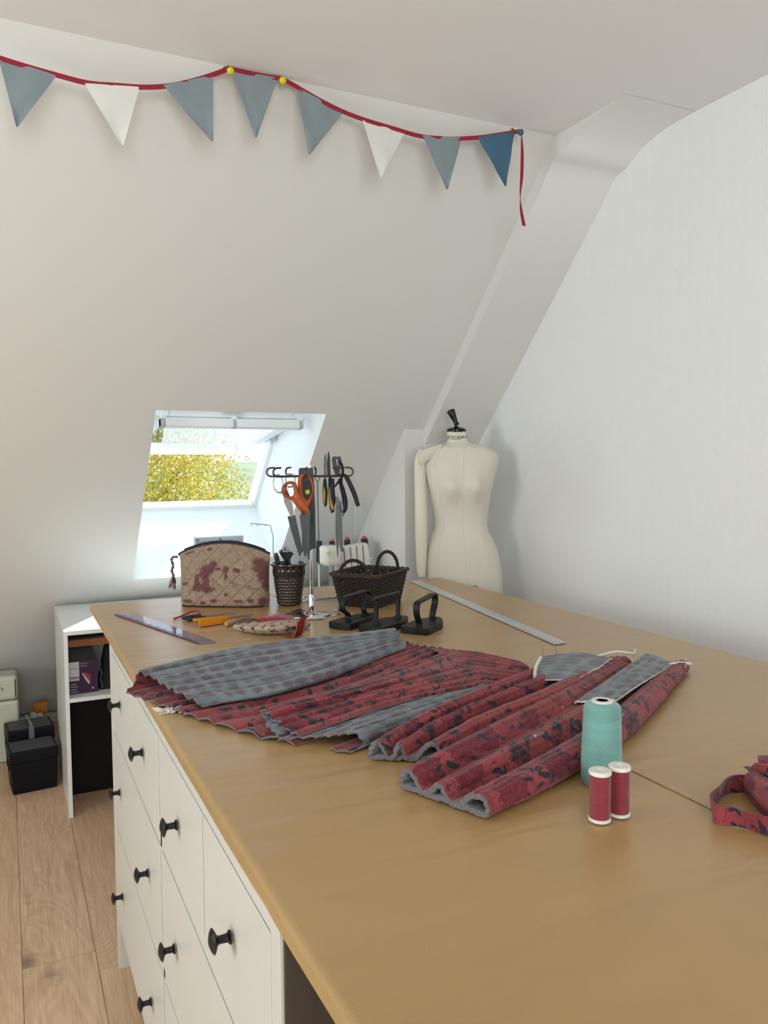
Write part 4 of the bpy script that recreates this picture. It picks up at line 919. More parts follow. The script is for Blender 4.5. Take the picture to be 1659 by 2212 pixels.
ringpoly([(614, 1062), (617, 1049), (627, 1040), (640, 1039), (648, 1046), (652, 1062), (662, 1083), (672, 1096), (672, 1104), (655, 1110), (646, 1092), (638, 1080), (622, 1072)], [(619, 1056), (625, 1047), (636, 1045), (640, 1052), (641, 1066), (634, 1071), (624, 1066)], .006, -.006, 'handle', M_ORG, o)
ringpoly([(649, 1038), (652, 1027), (662, 1023), (674, 1026), (682, 1040), (684, 1056), (680, 1072), (676, 1084), (672, 1096), (672, 1104), (655, 1110), (657, 1090), (651, 1070), (649, 1052)], [(659, 1040), (661, 1031), (668, 1028), (674, 1038), (679, 1055), (675, 1071), (667, 1078), (659, 1064)], .006, .006, 'handle', M_ORG, o)
local(blade(poly([(654, 1108), (676, 1100), (674, 1130), (673, 1204), (670, 1206), (659, 1150)]), .001, -.001), 'blade', M_DSTEEL, o)
local(blade(poly([(652, 1112), (662, 1106), (668, 1150), (666, 1198), (661, 1198), (657, 1150)]), .001, .0015), 'blade', M_DSTEEL, o)
a_ = q(664, 1120); b_ = MB(); b_.lathe([(0, -.003), (.0065, -.003), (.0065, 0), (0, 0)], (a_[0], -.001, a_[1]), (0, -1, 0), 20); local(b_, 'screw', M_STEEL, o, smooth=40)
# steel tailor's shears, left
o, q = hang('scissors', 'long all-steel tailor shears hanging left of the orange scissors', 'scissors', 620, 1040, .0)
ringpoly([(593, 1040), (596, 1028), (606, 1024), (614, 1032), (616, 1050), (613, 1064), (603, 1064), (595, 1054)], [(595.5, 1041), (598, 1031), (606, 1027), (612, 1034), (614, 1050), (611, 1061), (603, 1061), (597, 1053)], .003, 0, 'handle', M_STEEL, o)
ringpoly([(619, 1036), (624, 1024), (634, 1023), (641, 1030), (642, 1046), (636, 1052), (624, 1052)], [(622, 1036), (626, 1027), (633, 1026), (638, 1031), (639, 1045), (634, 1049), (626, 1049)], .003, 0, 'handle', M_STEEL, o)
local(blade(poly([(612, 1060), (617, 1046), (624, 1046), (628, 1062), (637, 1090), (640, 1112), (632, 1118), (624, 1100), (617, 1084)]), .003, 0), 'shank', M_CHROME, o, bevel=.0015)
local(blade(poly([(624, 1115), (640, 1111), (644, 1140), (652, 1170), (652, 1196), (649, 1203), (640, 1175), (630, 1140)]), .0012, 0), 'blade', M_DSTEEL, o)
local(blade(poly([(628, 1118), (640, 1112), (648, 1150), (654, 1180), (656, 1192), (650, 1196), (640, 1170)]), .0012, .003), 'blade', M_DSTEEL, o)
a_ = q(633, 1106); b_ = MB(); b_.lathe([(0, -.004), (.006, -.004), (.006, 0), (0, 0)], (a_[0], -.001, a_[1]), (0, -1, 0), 16); local(b_, 'screw', M_DSTEEL, o, smooth=40)
# black level / gauge with yellow vial
o, q = hang('spirit_level', 'dark grey slotted level with a yellow vial hanging behind the orange scissors', 'level', 666, 1020, -.012)
local(blade(poly([(650, 1014), (653, 1011), (680, 1011), (681, 1030), (684, 1100), (684, 1184), (676, 1184), (672, 1190), (656, 1188), (654, 1100), (655, 1035), (650, 1032)]), .0055, .004), 'body', mat('dark_grey_plastic', (52, 53, 56), .4), o, bevel=.001)
local(blade(poly([(661, 1040), (675, 1040), (680, 1100), (680, 1140), (660, 1100)]), .001, -.0022), 'slot', M_BLACK, o)
a_ = q(668.5, 1062); b_ = MB(); b_.lathe([(0, 0), (.0075, 0), (.0075, .003), (0, .003)], (a_[0], -.003, a_[1]), (0, -1, 0), 20); local(b_, 'vial', mat('yellow_vial', (205, 200, 60), .2), o, smooth=40)
a_ = q(667, 1031); b_ = MB(); b_.lathe([(0, 0), (.003, 0), (.003, .001), (0, .001)], (a_[0], -.0035, a_[1]), (0, -1, 0), 16); local(b_, 'rivet', M_WHITE, o)
# loop turner: long wire hook
o, q = hang('loop_turner', 'long thin wire loop turner hanging right of the chrome pole', 'tool', 689, 1030, .0)
b_ = MB(); pts = [q(*p) for p in [(684, 1031), (686, 1038), (689, 1041), (692, 1038), (694, 1031)]]; b_.tube([Vector((p[0], 0, p[1])) for p in pts], .0012, 6)
a, c = q(689, 1041), q(691, 1218); b_.tube([Vector((a[0], 0, a[1])), Vector((c[0], 0, c[1]))], .0016, 8); local(b_, 'wire', M_DSTEEL, o)
# long-nose pliers / snips with yellow-black grips
for (lab, x0, w_) in (('yellow and black snips hanging points up, left one of the pair right of the pole', 0, 0), ('yellow and black snips hanging points up, right one of the pair right of the pole', 1, 0)):
    o, q = hang('snips', lab, 'tool', 708 + 9 * x0, 1030, -.006 + .01 * x0, 'yellow and black snips on the stand')
    P1 = [(707, 982), (709, 978), (710, 1000), (709, 1028), (704, 1040), (703, 1010), (704, 988)] if not x0 else [(712, 979), (714, 976), (716, 990), (717, 1026), (710, 1030), (710, 1000)]
    local(blade(poly(P1), .0016, 0), 'blade', M_BLACK if x0 else M_DSTEEL, o)
    G1 = [(700, 1060), (702, 1036), (708, 1034), (711, 1062), (709, 1090), (705, 1096), (701, 1084)] if not x0 else [(712, 1034), (718, 1028), (722, 1060), (725, 1090), (724, 1106), (718, 1109), (714, 1096), (712, 1064)]
    local(blade(poly(G1), .004, 0), 'grip', M_BPLAS, o, bevel=.0015)
    G2 = [(701, 1064), (703, 1048), (706, 1062), (705, 1090), (702, 1082)] if not x0 else [(713, 1062), (716, 1048), (718, 1076), (724, 1098), (720, 1103), (715, 1092)]
    local(blade(poly(G2), .0044, 0), 'grip_inlay', mat('yellow_grip', (180, 142, 20), .5), o, bevel=.001)
    S1_ = [(705, 1094), (703, 1098), (706, 1106)] if not x0 else [(709, 1090), (711, 1098), (713, 1106)]
    b_ = MB(); b_.tube([Vector((q(*p)[0], 0, q(*p)[1])) for p in S1_], .001, 5); local(b_, 'spring', M_STEEL, o)
# black-handled dressmaking shears with strap
o, q = hang('scissors', 'dressmaking shears with fat navy-black handles and dark floral strap, right side of the stand', 'scissors', 740, 1030, -.01)
def limb(pts, rs, name, mt, y=0, flat=.8, seg=12):
    b_ = MB(); P = catmull([Vector((q(*p)[0], y, q(*p)[1])) for p in pts], 5); m_ = len(P) - 1; n_ = len(rs) - 1
    R_ = [rs[min(n_, int(i / m_ * n_))] * (1 - (i / m_ * n_) % 1) + rs[min(n_, int(i / m_ * n_) + 1)] * ((i / m_ * n_) % 1) for i in range(m_ + 1)]
    b_.tube(P, R_, seg, flat=flat, up=(0, 1, 0)); return local(b_, name, mt, o, smooth=60)
M_NVY = mat('navy_black_rubber', (14, 15, 28), .5)
limb([(744, 1024), (752, 1032), (762, 1052), (770, 1072), (776, 1093)], [.004, .009, .0095, .0095, .0085], 'handle', M_NVY, -.012)
limb([(736, 1034), (742, 1056), (748, 1080), (748, 1098), (744, 1108)], [.006, .010, .010, .009, .005], 'handle', M_NVY, .004)
limb([(722, 1034), (722, 1060), (724, 1080), (724, 1090)], [.006, .008, .0075, .005], 'grip', M_NVY, .002)
limb([(736, 1090), (738, 1100), (744, 1108), (744, 1115)], [.003, .003, .003, .002], 'pivot_spring', M_DSTEEL, 0)
local(blade(poly([(728, 1072), (735, 1074), (735, 1150), (732, 1202), (730, 1200), (727, 1150)]), .0015, -.003), 'blade', M_DSTEEL, o)
local(blade(poly([(735, 1080), (741, 1084), (742, 1180), (746, 1186), (744, 1191), (737, 1189), (735, 1176)]), .0015, .002), 'blade', M_DSTEEL, o)
local(blade(poly([(721, 994), (723, 988), (729, 987), (730, 994), (733, 1010), (736, 1026), (728, 1026), (724, 1012)]), .004, -.012), 'strap', mat('black_leather', (40, 40, 44), .35), o, bevel=.001)
local(blade(poly([(727, 988), (739, 987), (741, 994), (738, 1010), (735, 1026), (731, 1026), (734, 1004), (733, 994)]), .004, -.004), 'strap', mat('black_leather', (40, 40, 44), .35), o, bevel=.001)
M_DFL = mat('dark_floral', (32, 22, 40), .8, vary=(150, .9))
limb([(738, 996), (744, 1012), (742, 1030), (732, 1044), (726, 1052)], [.008, .009, .007, .007, .005], 'floral_ribbon', M_DFL, -.014, .5)
limb([(742, 1030), (741, 1052), (744, 1080), (746, 1102)], [.008, .010, .007, .004], 'floral_ribbon', M_DFL, -.016, .4)

# ---------------------------------------------------------------- wicker basket
zb, zt_ = 1.0015, 1.0015 + .112
def XY(v): return Vector((v.x, v.y, 0))
rn = onz(816, 1246, zt_); rl = onz(710, 1240, zt_); rr_ = onz(886, 1229, zt_); bn = onz(816, 1310, zb)
cR = XY((rl + rr_) / 2); e1 = XY(rl - rn); e2 = XY(rr_ - rn); cT = XY(rn) + (e1 + e2) / 2
# keep it rectangular: long side along e1 direction corrected
e2p = Vector((-e1.y, e1.x, 0)).normalized() * (e2.length if Vector((-e1.y, e1.x, 0)).dot(e2) > 0 else -e2.length)
e2 = (e2 + e2p) / 2
basket = thing('wicker_basket', 'dark brown wicker basket with two twisted handles on the worktop behind the irons', 'basket', Vector((cT.x, cT.y, zb)))
M_WICK = mat('dark_wicker', (38, 28, 23), .5, bump=(200, .3), vary=(50, .5)); M_WICK2 = mat('brown_willow', (66, 48, 34), .5, vary=(60, .4))
def bpt(s, v):     # s 0..4 round the rectangle, v height 0..1
    k = .80 + .20 * v; cs = [(-1, -1), (1, -1), (1, 1), (-1, 1)]; i = int(s) % 4; t_ = s % 1; a = Vector(cs[i]); b = Vector(cs[(i + 1) % 4])
    p = a.lerp(b, t_); 
    m_ = max(abs(p.x), abs(p.y)); c_ = .86
    if abs(p.x) > c_ and abs(p.y) > c_: d = Vector((abs(p.x) - c_, abs(p.y) - c_)); dn = d.normalized() * min(d.length, .14) ; p = Vector((math.copysign(c_ + dn.x, p.x), math.copysign(c_ + dn.y, p.y)))
    w = cT + e1 * (p.x / 2 * k) + e2 * (p.y / 2 * k); return Vector((w.x, w.y, zb + (zt_ - zb) * v)), (w - cT).normalized()
b_ = MB(); NSK = 44
for row in range(17):
    v = .03 + row * .056; P = []
    for k in range(NSK * 4):
        s = k / (NSK * 4) * 4; p, nrm = bpt(s, v); P.append(p + nrm * (.0028 * math.cos(PI * (k / 4 + row)) ) + Vector((0, 0, .0008 * math.sin(k * .7 + row))))
    b_.tube(P, .0031, 6, closed=True)
b_.build('weave', M_WICK, basket, smooth=70)
b_ = MB()
for k in range(NSK): s = k / NSK * 4; b_.tube([bpt(s, 0)[0], bpt(s, .5)[0], bpt(s, 1.0)[0]], .0028, 6)
b_.build('stakes', M_WICK, basket, smooth=70)
b_ = MB()
for ph in (0, 2.1, 4.2):
    P = []
    for k in range(200): s = k / 200 * 4; p, nrm = bpt(s, 1.0); a = k * .42 + ph; P.append(p * 1 + nrm * (.004 + .0045 * math.cos(a)) + Vector((0, 0, .0045 * math.sin(a))))
    b_.tube(P, .0032, 6, closed=True)
b_.build('rim', M_WICK2, basket, smooth=70)
b_ = MB(); b_.add([bpt(s, .02)[0] for s in range(4)], [(0, 1, 2, 3)]); b_.build('base', M_WICK, basket)
def whandle(p0, p1, h, name='handle'):
    b_ = MB(); mid = (p0 + p1) / 2; ax = (p1 - p0); sd_ = ax.normalized().cross(Vector((0, 0, 1)))
    base = [p0 - Vector((0, 0, .02))] + [p0.lerp(p1, .5 - .5 * math.cos(a)) + Vector((0, 0, h * math.sin(a))) for a in [PI * i / 10 for i in range(11)]] + [p1 - Vector((0, 0, .02))]
    C_ = catmull(base, 8)
    for ph in (0, 2.1, 4.2):
        P = []
        for i, c_ in enumerate(C_):
            t_ = (C_[min(i + 1, len(C_) - 1)] - C_[max(0, i - 1)]).normalized(); u = t_.cross(sd_).normalized(); a = i * .42 + ph; P.append(c_ + sd_ * (.0033 * math.cos(a)) + u * (.0033 * math.sin(a)))
        b_.tube(P, .0034, 6)
    b_.build(name, M_WICK, basket, smooth=70)
# handles stand on the two short ends
hL0, hL1 = onz(732, 1240, zt_), onz(779, 1247, zt_); 
def on_rim(s0, s1, h): whandle(bpt(s0, 1)[0], bpt(s1, 1)[0], h)
def near_s(px, py):
    t_ = onz(px, py, zt_); return min((i / 200 * 4 for i in range(200)), key=lambda s: (XY(bpt(s, 1)[0]) - XY(t_)).length)
on_rim(near_s(733, 1242), near_s(781, 1249), .052)
on_rim(near_s(820, 1224), near_s(863, 1226), .060)

# ---------------------------------------------------------------- flat irons
def iron(f0, f1, label, kind, half=.048, zs=.020):
    P0, P1 = onz(*f0, 1.0015 + zs), onz(*f1, 1.0015 + zs); d = P1 - P0; ang = math.atan2(d.y, d.x); L = d.length; mid = (P0 + P1) / 2
    o = thing('flat_iron', label, 'iron', Vector((mid.x, mid.y, 1.0015)), ang, 'old flat irons')
    out = [(-L / 2 - .03, -half), (-L / 2 - .034, -half * .7), (-L / 2 - .034, half * .7), (-L / 2 - .03, half), (L * .18, half), (L * .40, half * .86), (L * .62, half * .6), (L * .85, half * .25), (L * .9, 0), (L * .85, -half * .25), (L * .62, -half * .6), (L * .40, -half * .86), (L * .18, -half)]
    out = [(x, -y) for x, y in out]
    b_ = MB(); b_.prism([(x, y) for x, y in out][::-1] if 0 else out[::-1], 0, zs); local(b_, 'sole', M_IRON, o, bevel=.0015)
    h = .074
    if kind == 'bar':
        for x in (-L / 2, L / 2):
            b_ = MB(); b_.lathe([(0, zs), (.012, zs), (.012, zs + .005), (.008, zs + .009), (.0062, zs + .013), (.0078, zs + h * .82), (.0085, zs + h)], (x, 0, 0), seg=20); local(b_, 'post', M_IRON, o, smooth=45)
        b_ = MB(); b_.box((-L / 2 - .016, -.0095, zs + h - .004), (L / 2 + .010, .0095, zs + h + .008)); local(b_, 'handle', M_IRON, o, bevel=.003)
    else:
        if kind == 's': pts = [(-L / 2 + .004, 0), (-L / 2 + .014, .004), (-L / 2 + .012, .018), (-L / 2 - .012, .034), (-L / 2 - .016, .054), (-L / 2 - .002, .072), (0, .074), (L / 2 - .004, .076), (L / 2 + .014, .066), (L / 2 + .012, .05), (L / 2 - .012, .028), (L / 2 - .010, .010), (L / 2 + .004, .002)]
        else: pts = [(-L / 2 + .006, 0), (-L / 2 + .002, .012), (-L / 2 - .012, .034), (-L / 2 - .014, .056), (-L / 2 - .002, .068), (0, .072), (L / 2, .076), (L / 2 + .014, .068), (L / 2 + .016, .048), (L / 2 + .002, .024), (L / 2 - .004, .006), (L / 2 + .010, .001)]
        P = catmull([Vector((x, 0, z + zs)) for x, z in pts], 6); b_ = MB()
        for i, p in enumerate(P):
            t_ = (P[min(i + 1, len(P) - 1)] - P[max(0, i - 1)]).normalized(); nn = Vector((t_.z, 0, -t_.x)) * .0034; w = .0095 + .002 * math.sin(PI * i / len(P))
            b_.v += [tuple(p + nn + Vector((0, -w * .8, 0))), tuple(p + nn * 1.3), tuple(p + nn + Vector((0, w * .8, 0))), tuple(p + Vector((0, w, 0))), tuple(p - nn + Vector((0, w * .8, 0))), tuple(p - nn + Vector((0, -w * .8, 0))), tuple(p + Vector((0, -w, 0)))]
        for i in range(len(P) - 1):
            for k in range(7): b_.f.append((i * 7 + k, i * 7 + 7 + k, i * 7 + 7 + (k + 1) % 7, i * 7 + (k + 1) % 7)); b_.m.append(0)
        b_.f += [tuple(range(7)), tuple(len(b_.v) - 1 - k for k in range(7))]; b_.m += [0, 0]
        local(b_, 'handle', M_IRON, o, smooth=50)
        for x in (-L / 2 + .004, L / 2): b_ = MB(); b_.lathe([(0, zs), (.009, zs), (.008, zs + .003), (.003, zs + .005), (0, zs + .005)], (x, 0, 0), seg=16); local(b_, 'rivet', M_IRON, o, smooth=45)
    return o
iron((746, 1341), (791, 1328), 'black flat iron with an S-curved strap handle, leftmost of three', 's', .040)
iron((813, 1349), (860, 1335), 'black flat iron with a straight bar on two round posts, middle of three', 'bar', .043)
iron((904, 1351), (935, 1337), 'black flat iron with a bent strap handle, rightmost of three', 'arch', .044)

# ---------------------------------------------------------------- rulers
def slab(pts, z0, z1): 
    b_ = MB(); b_.prism([(p.x, p.y) for p in pts], z0, z1); return b_
rp = [T(247, 1328), T(430, 1391), T(467, 1388), T(285, 1324)]
o = thing('quilting_ruler', 'clear violet-tinted acrylic ruler lying near the left edge of the worktop', 'ruler', (rp[0] + rp[2]) / 2)
M_ACR = bpy.data.materials.new('violet_acrylic'); M_ACR.use_nodes = True; nt = M_ACR.node_tree; nt.nodes.clear()
out = nt.nodes.new('ShaderNodeOutputMaterial'); mxs = nt.nodes.new('ShaderNodeMixShader'); tr = nt.nodes.new('ShaderNodeBsdfTransparent'); gl = nt.nodes.new('ShaderNodeBsdfGlossy'); fr = nt.nodes.new('ShaderNodeFresnel'); fr.inputs[0].default_value = 2.0
df = nt.nodes.new('ShaderNodeBsdfDiffuse'); df.inputs[0].default_value = (.55, .45, .58, 1); m0 = nt.nodes.new('ShaderNodeMixShader'); m0.inputs[0].default_value = .5; nt.links.new(tr.outputs[0], m0.inputs[1]); nt.links.new(df.outputs[0], m0.inputs[2])
tr.inputs[0].default_value = (.84, .74, .84, 1); gl.inputs['Roughness'].default_value = .03
nt.links.new(fr.outputs[0], mxs.inputs[0]); nt.links.new(m0.outputs[0], mxs.inputs[1]); nt.links.new(gl.outputs[0], mxs.inputs[2]); nt.links.new(mxs.outputs[0], out.inputs[0])
slab(rp, 1.0012, 1.0042).build('sheet', M_ACR, o)
b_ = MB(); ux, vx = (rp[1] - rp[0]), (rp[3] - rp[0])
for i in range(1, 60):
    a = rp[0] + ux * (i / 60); L_ = .35 if i % 5 == 0 else .18
    b_.tube([Vector((a.x, a.y, 1.0046)), Vector((a.x + vx.x * L_, a.y + vx.y * L_, 1.0046))], .0004, 4)
b_.build('graduations', mat('ruler_print', (120, 80, 130), .5), o)
b_ = MB(); b_.tube([Vector((rp[0].x, rp[0].y, 1.0028)), Vector((rp[1].x, rp[1].y, 1.0028))], .0011, 6); b_.build('bevelled_edge', mat('violet_edge', (48, 38, 78), .3), o)
rp = [T(887, 1257), T(1198, 1394), T(1224, 1392), T(906, 1255)]
o = thing('metal_ruler', 'long grooved aluminium ruler lying on the right of the worktop', 'ruler', (rp[0] + rp[2]) / 2)
M_ALU = mat('brushed_aluminium', (.62, .63, .66), .3, metal=.9, rgb=True)
b_ = MB(); us = rp[1] - rp[0]; vs_ = ((rp[3] - rp[0]) + (rp[2] - rp[1])) / 2; prof = [(0, .001), (0, .0022), (.22, .0045), (.26, .0032), (.34, .0032), (.38, .0048), (.6, .005), (.64, .0036), (.72, .0036), (.76, .005), (.97, .0045), (1, .001)]
b_.grid([[rp[0] + us * t_ + vs_ * s_ + Vector((0, 0, z)) for s_, z in prof] for t_ in (0, 1)]); b_.add([rp[0] + vs_ * s_ + Vector((0, 0, z)) for s_, z in prof], [tuple(range(len(prof)))]); b_.add([rp[1] + vs_ * s_ + Vector((0, 0, z)) for s_, z in prof], [tuple(range(len(prof)))[::-1]])
b_.build('bar', M_ALU, o)
hc = rp[0] + us * .012 + vs_ * .5; b_ = MB(); b_.lathe([(0, 0), (.003, 0)], hc + Vector((0, 0, .0052)), seg=16); b_.build('hole', M_BLACK, o)
# strip of light-coloured ruler and scissor blades lying behind the stand
def lying(name, label, cat, c, ang, group=None): return thing(name, label, cat, Vector((c.x, c.y, 1.0015)), ang, group)
M_FL = Matrix.Identity(4)
def flatp(o, pts, z0, z1, name, mt, bevel=0): b_ = MB(); b_.prism(pts, z0, z1); return local(b_, name, mt, o, bevel=bevel)
def flatring(o, c, rx, ry, r, ang, z, name, mt, flat=1.0):
    b_ = MB(); P = []
    for i in range(28):
        a = 2 * PI * i / 28; x, y = rx * math.cos(a), ry * math.sin(a); P.append(Vector((c[0] + x * math.cos(ang) - y * math.sin(ang), c[1] + x * math.sin(ang) + y * math.cos(ang), z)))
    b_.tube(P, r, 8, closed=True, up=(0, 0, 1), flat=flat); return local(b_, name, mt, o, smooth=60)
# steel shears lying behind the pole
c = T(665, 1297); d = T(735, 1293) - T(665, 1297)
o = lying('scissors', 'steel scissors lying flat behind the chrome stand, blades pointing right', 'scissors', c, math.atan2(d.y, d.x))
flatring(o, (-.01, .03), .03, .017, .0028, -.2, .004, 'handle', M_CHROME); flatring(o, (-.01, -.012), .028, .015, .0028, .1, .004, 'handle', M_CHROME)
flatp(o, [(.01, -.004), (.03, -.008), (.125, -.004), (.03, .006)], .002, .0045, 'blade', M_STEEL); flatp(o, [(.01, .02), (.03, .004), (.12, -.002), (.03, -.004)], .0045, .006, 'blade', M_STEEL)
# pinking shears and bits at the foot of the stand
M_MIRR = M_CHROME
for i, (pa, pb, w, lab) in enumerate((((652, 1318), (612, 1330), .012, 'narrow steel blade lying left of the stand base'), ((718, 1318), (762, 1326), .010, 'upper steel scissor blade lying right of the stand base'), ((712, 1333), (738, 1326), .008, 'lower short steel scissor blade right of the stand base'))):
    a, b = T(*pa), T(*pb); d = b - a; o = lying('scissor_blade', lab, 'blade', a, math.atan2(d.y, d.x), 'steel blades round the stand base'); L = d.length
    flatp(o, [(0, -w), (L * .6, -w * .8), (L, 0), (L * .5, w * .5), (0, w)], .0005, .003, 'blade', M_MIRR)
# navy-handled thread snips with red ribbon
c = T(440, 1337); d = T(505, 1327) - T(412, 1338); ang = math.atan2(d.y, d.x)
o = lying('scissors', 'small scissors with navy handles and a red ribbon, in front of the quilted bag', 'scissors', c, ang)
flatring(o, (-.035, .012), .030, .012, .0045, .1, .008, 'handle', M_NVY); flatring(o, (-.028, -.014), .028, .012, .0045, -.1, .006, 'handle', M_NVY)
flatp(o, [(0, -.004), (.02, -.008), (.115, .002), (.02, .004)], .004, .006, 'blade', M_STEEL); flatp(o, [(0, .012), (.02, .008), (.112, .008), (.02, -.002)], .0065, .0085, 'blade', M_STEEL)
b_ = MB(); b_.tube(catmull([T(375, 1337, .002), T(392, 1331, .004), T(412, 1322, .012), T(424, 1320, .016), T(432, 1325, .012), T(420, 1330, .006), T(404, 1336, .003)], 6), .0032, 6, flat=.35); rb_ = b_; 
o2 = thing('ribbon', 'crimson ribbon loop tied to the navy scissors in front of the bag', 'ribbon', T(400, 1330)); rb_.build('band', M_RIB, o2, smooth=60)
# yellow-handled snips
c = T(470, 1345); d = T(545, 1333) - T(430, 1350); ang = math.atan2(d.y, d.x)
M_YEL = mat('amber_plastic', (205, 128, 20), .35)
o = lying('snips', 'thread snips with amber-yellow handles lying in front of the bag', 'snips', c, ang)
b_ = MB(); b_.tube([(-.07, .028, .012), (-.02, .014, .011), (.04, .004, .009)], [.006, .008, .005], 10, flat=.5); local(b_, 'handle', M_YEL, o, smooth=60)
b_ = MB(); b_.box((-.072, -.022, .001), (.03, -.014, .022)); b_.box((-.072, -.03, .001), (.03, -.014, .005)); local(b_, 'handle', M_YEL, o, bevel=.002)
flatp(o, [(.03, -.006), (.05, -.009), (.13, .0), (.05, .004)], .007, .009, 'blade', M_STEEL); flatp(o, [(.03, .004), (.05, .006), (.128, .004), (.05, -.002)], .0095, .0115, 'blade', M_STEEL)
# wooden-handled awl
a, b = T(488, 1354), T(548, 1332); d = b - a; o = lying('seam_knife', 'small knife with a pale wooden handle lying beside the amber snips', 'knife', a, math.atan2(d.y, d.x)); L = d.length
b_ = MB(); b_.tube([(0, 0, .008), (.006, 0, .008), (L * .28, 0, .008), (L * .42, 0, .007)], [.006, .0088, .0075, .0045], 14); local(b_, 'handle', mat('pale_wood', (176, 140, 104), .5, vary=(40, .3)), o, smooth=60)
b_ = MB(); b_.tube([(L * .40, 0, .007), (L * .46, 0, .007)], [.0048, .0035], 12); local(b_, 'ferrule', M_STEEL, o, smooth=60)
flatp(o, [(L * .45, -.005), (L * .9, -.004), (L, .002), (L * .45, .004)], .006, .008, 'blade', M_STEEL)
# toile pouch, red strap, patterned case
o = thing('fabric_pouch', 'crumpled beige and burgundy print pouch lying in front of the stand', 'pouch', T(580, 1355))
keys = [[T(505, 1357, .002), T(560, 1368, .002), T(628, 1366, .002), T(668, 1352, .002)], [T(508, 1353, .008), T(560, 1360, .018), T(625, 1358, .016), T(668, 1348, .008)], [T(520, 1350, .009), T(575, 1350, .026), T(625, 1348, .024), T(665, 1344, .01)], [T(540, 1347, .006), T(590, 1343, .02), T(630, 1340, .018), T(662, 1341, .006)], [T(555, 1345, .001), T(600, 1340, .002), T(635, 1338, .002), T(660, 1340, .001)]]
M_PCH = mat('pouch_print', (176, 158, 138), .9, bump=(60, .8)); n = NT(M_PCH); tc = n.n('ShaderNodeTexCoord'); n.l(n.mix(n.ramp(n.noise(tc.outputs['Object'], 45, 4, .7), .52, .6), lin((180, 162, 142)), lin((96, 42, 52))), n.b.inputs['Base Color'])
sheet('body', keys, o, [M_PCH, M_PCH, M_PCH], ridges=5, amp=.003, n=6, nr=36, rag=.004, seed=51)
o = thing('needle_case', 'dark brown glossy case with gold pattern tucked into the print pouch', 'case', T(535, 1345))
b_ = MB(); b_.lathe([(0, .003), (.03, .003), (.036, .008), (.03, .014), (0, .016)], T(540, 1350, 0), seg=28); b_.build('body', mat('brown_gloss', (58, 26, 28), .2, vary=(90, .9)), o, smooth=60)
o = thing('fabric_scrap', 'crumpled crimson fabric scrap lying on top of the print pouch', 'fabric', T(600, 1340))
keys = [[T(555, 1346, .016), T(600, 1347, .02), T(626, 1344, .022)], [T(562, 1338, .026), T(596, 1335, .032), T(625, 1338, .024)], [T(575, 1336, .02), T(600, 1330, .03), T(622, 1335, .02)], [T(580, 1332, .01), T(604, 1329, .012), T(626, 1332, .01)]]
M_CRF = mat('crimson_cloth', (128, 22, 40), .8, sheen=.3); sheet('cloth', keys, o, [M_CRF] * 3, ridges=4, amp=.003, n=6, nr=26, rag=.003, seed=52)
o = thing('leather_band', 'red band with white stitching standing folded in front of the pouch', 'band', T(645, 1372))
M_RL = mat('red_leather', (120, 24, 26), .55); F2 = Fr(640, 1376)
b_ = MB(); pts = [(615, 1377, 0), (638, 1379, 0), (648, 1362, .0), (652, 1342, .0), (658, 1334, .01)]
P = catmull([F2.o + Matrix.Rotation(RZ, 3, 'Z') @ F2.p(p[0], p[1], p[2]) for p in pts], 6); wd_ = Vector((CAM_R.x, CAM_R.y, 0)) * .0105 + Vector((CAM_F.x, CAM_F.y, 0)) * .012
for i, p in enumerate(P):
    p = Vector((p.x, p.y, max(p.z, 1.003))); w_ = wd_ * (1.1 if i > 3 else .8)
    b_.v += [tuple(p - w_), tuple(p + w_), tuple(p + w_ + Vector((0, .0015, .002))), tuple(p - w_ + Vector((0, .0015, .002)))]
for i in range(len(P) - 1):
    for k in range(4): b_.f.append((i * 4 + k, i * 4 + (k + 1) % 4, i * 4 + 4 + (k + 1) % 4, i * 4 + 4 + k)); b_.m.append(0)
b_.build('strap', M_RL, o)
b_ = MB(); nP = len(P)
for i in range(2, nP - 1):
    for s_ in (-1, 1): p = Vector((P[i].x, P[i].y, max(P[i].z, 1.003))) + wd_ * (.95 * s_) - Vector((CAM_F.x, CAM_F.y, 0)) * .0012; t_ = (P[i + 1] - P[i - 1]).normalized(); b_.tube([p - t_ * .0016, p + t_ * .0016], .0006, 4)
b_.build('stitching', mat('white_thread', (220, 200, 190), .7), o)

# ---------------------------------------------------------------- dress form
DC = 3.62
def fp(px, py, dd=0): return EYE + ray(px, py) * (DC + dd)
Kf = F_PX / DC; A0 = fp(996, 1140); RH = Vector((CAM_R.x, CAM_R.y, 0)).normalized(); FR = Vector((-RH.y, RH.x, 0)) * -1
FR = Vector((RH.y, -RH.x, 0)) if Vector((RH.y, -RH.x, 0)).dot(Vector((-CAM_F.x, -CAM_F.y, 0))) > 0 else Vector((-RH.y, RH.x, 0))
form = thing('dress_form', 'cream calico dress form with black wooden neck knob in the corner behind the worktop', 'dress form', (A0.x, A0.y, 0))
SIL = [(933, 965.5, 1006.5, .95), (945, 965.5, 1009, .98), (955, 964.5, 1013, 1.0), (960, 958, 1024, .9), (964, 948, 1043, .72), (969, 934, 1060, .62), (977, 925, 1071, .58), (988, 919, 1076, .6), (1006, 915.5, 1074.5, .68), (1030, 918.5, 1068, .8), (1055, 925, 1062.5, .9), (1080, 931, 1058, .88), (1104, 937, 1054.5, .82), (1128, 940, 1052, .78), (1140, 939.5, 1053, .78), (1153, 934, 1058, .78), (1177, 925, 1071, .74), (1202, 921, 1078.5, .72), (1226, 920, 1082.5, .72), (1250, 920, 1084.5, .73), (1280, 920.5, 1085, .74), (1330, 924, 1083, .74), (1400, 934, 1074, .72)]
rows = []; NSG = 72
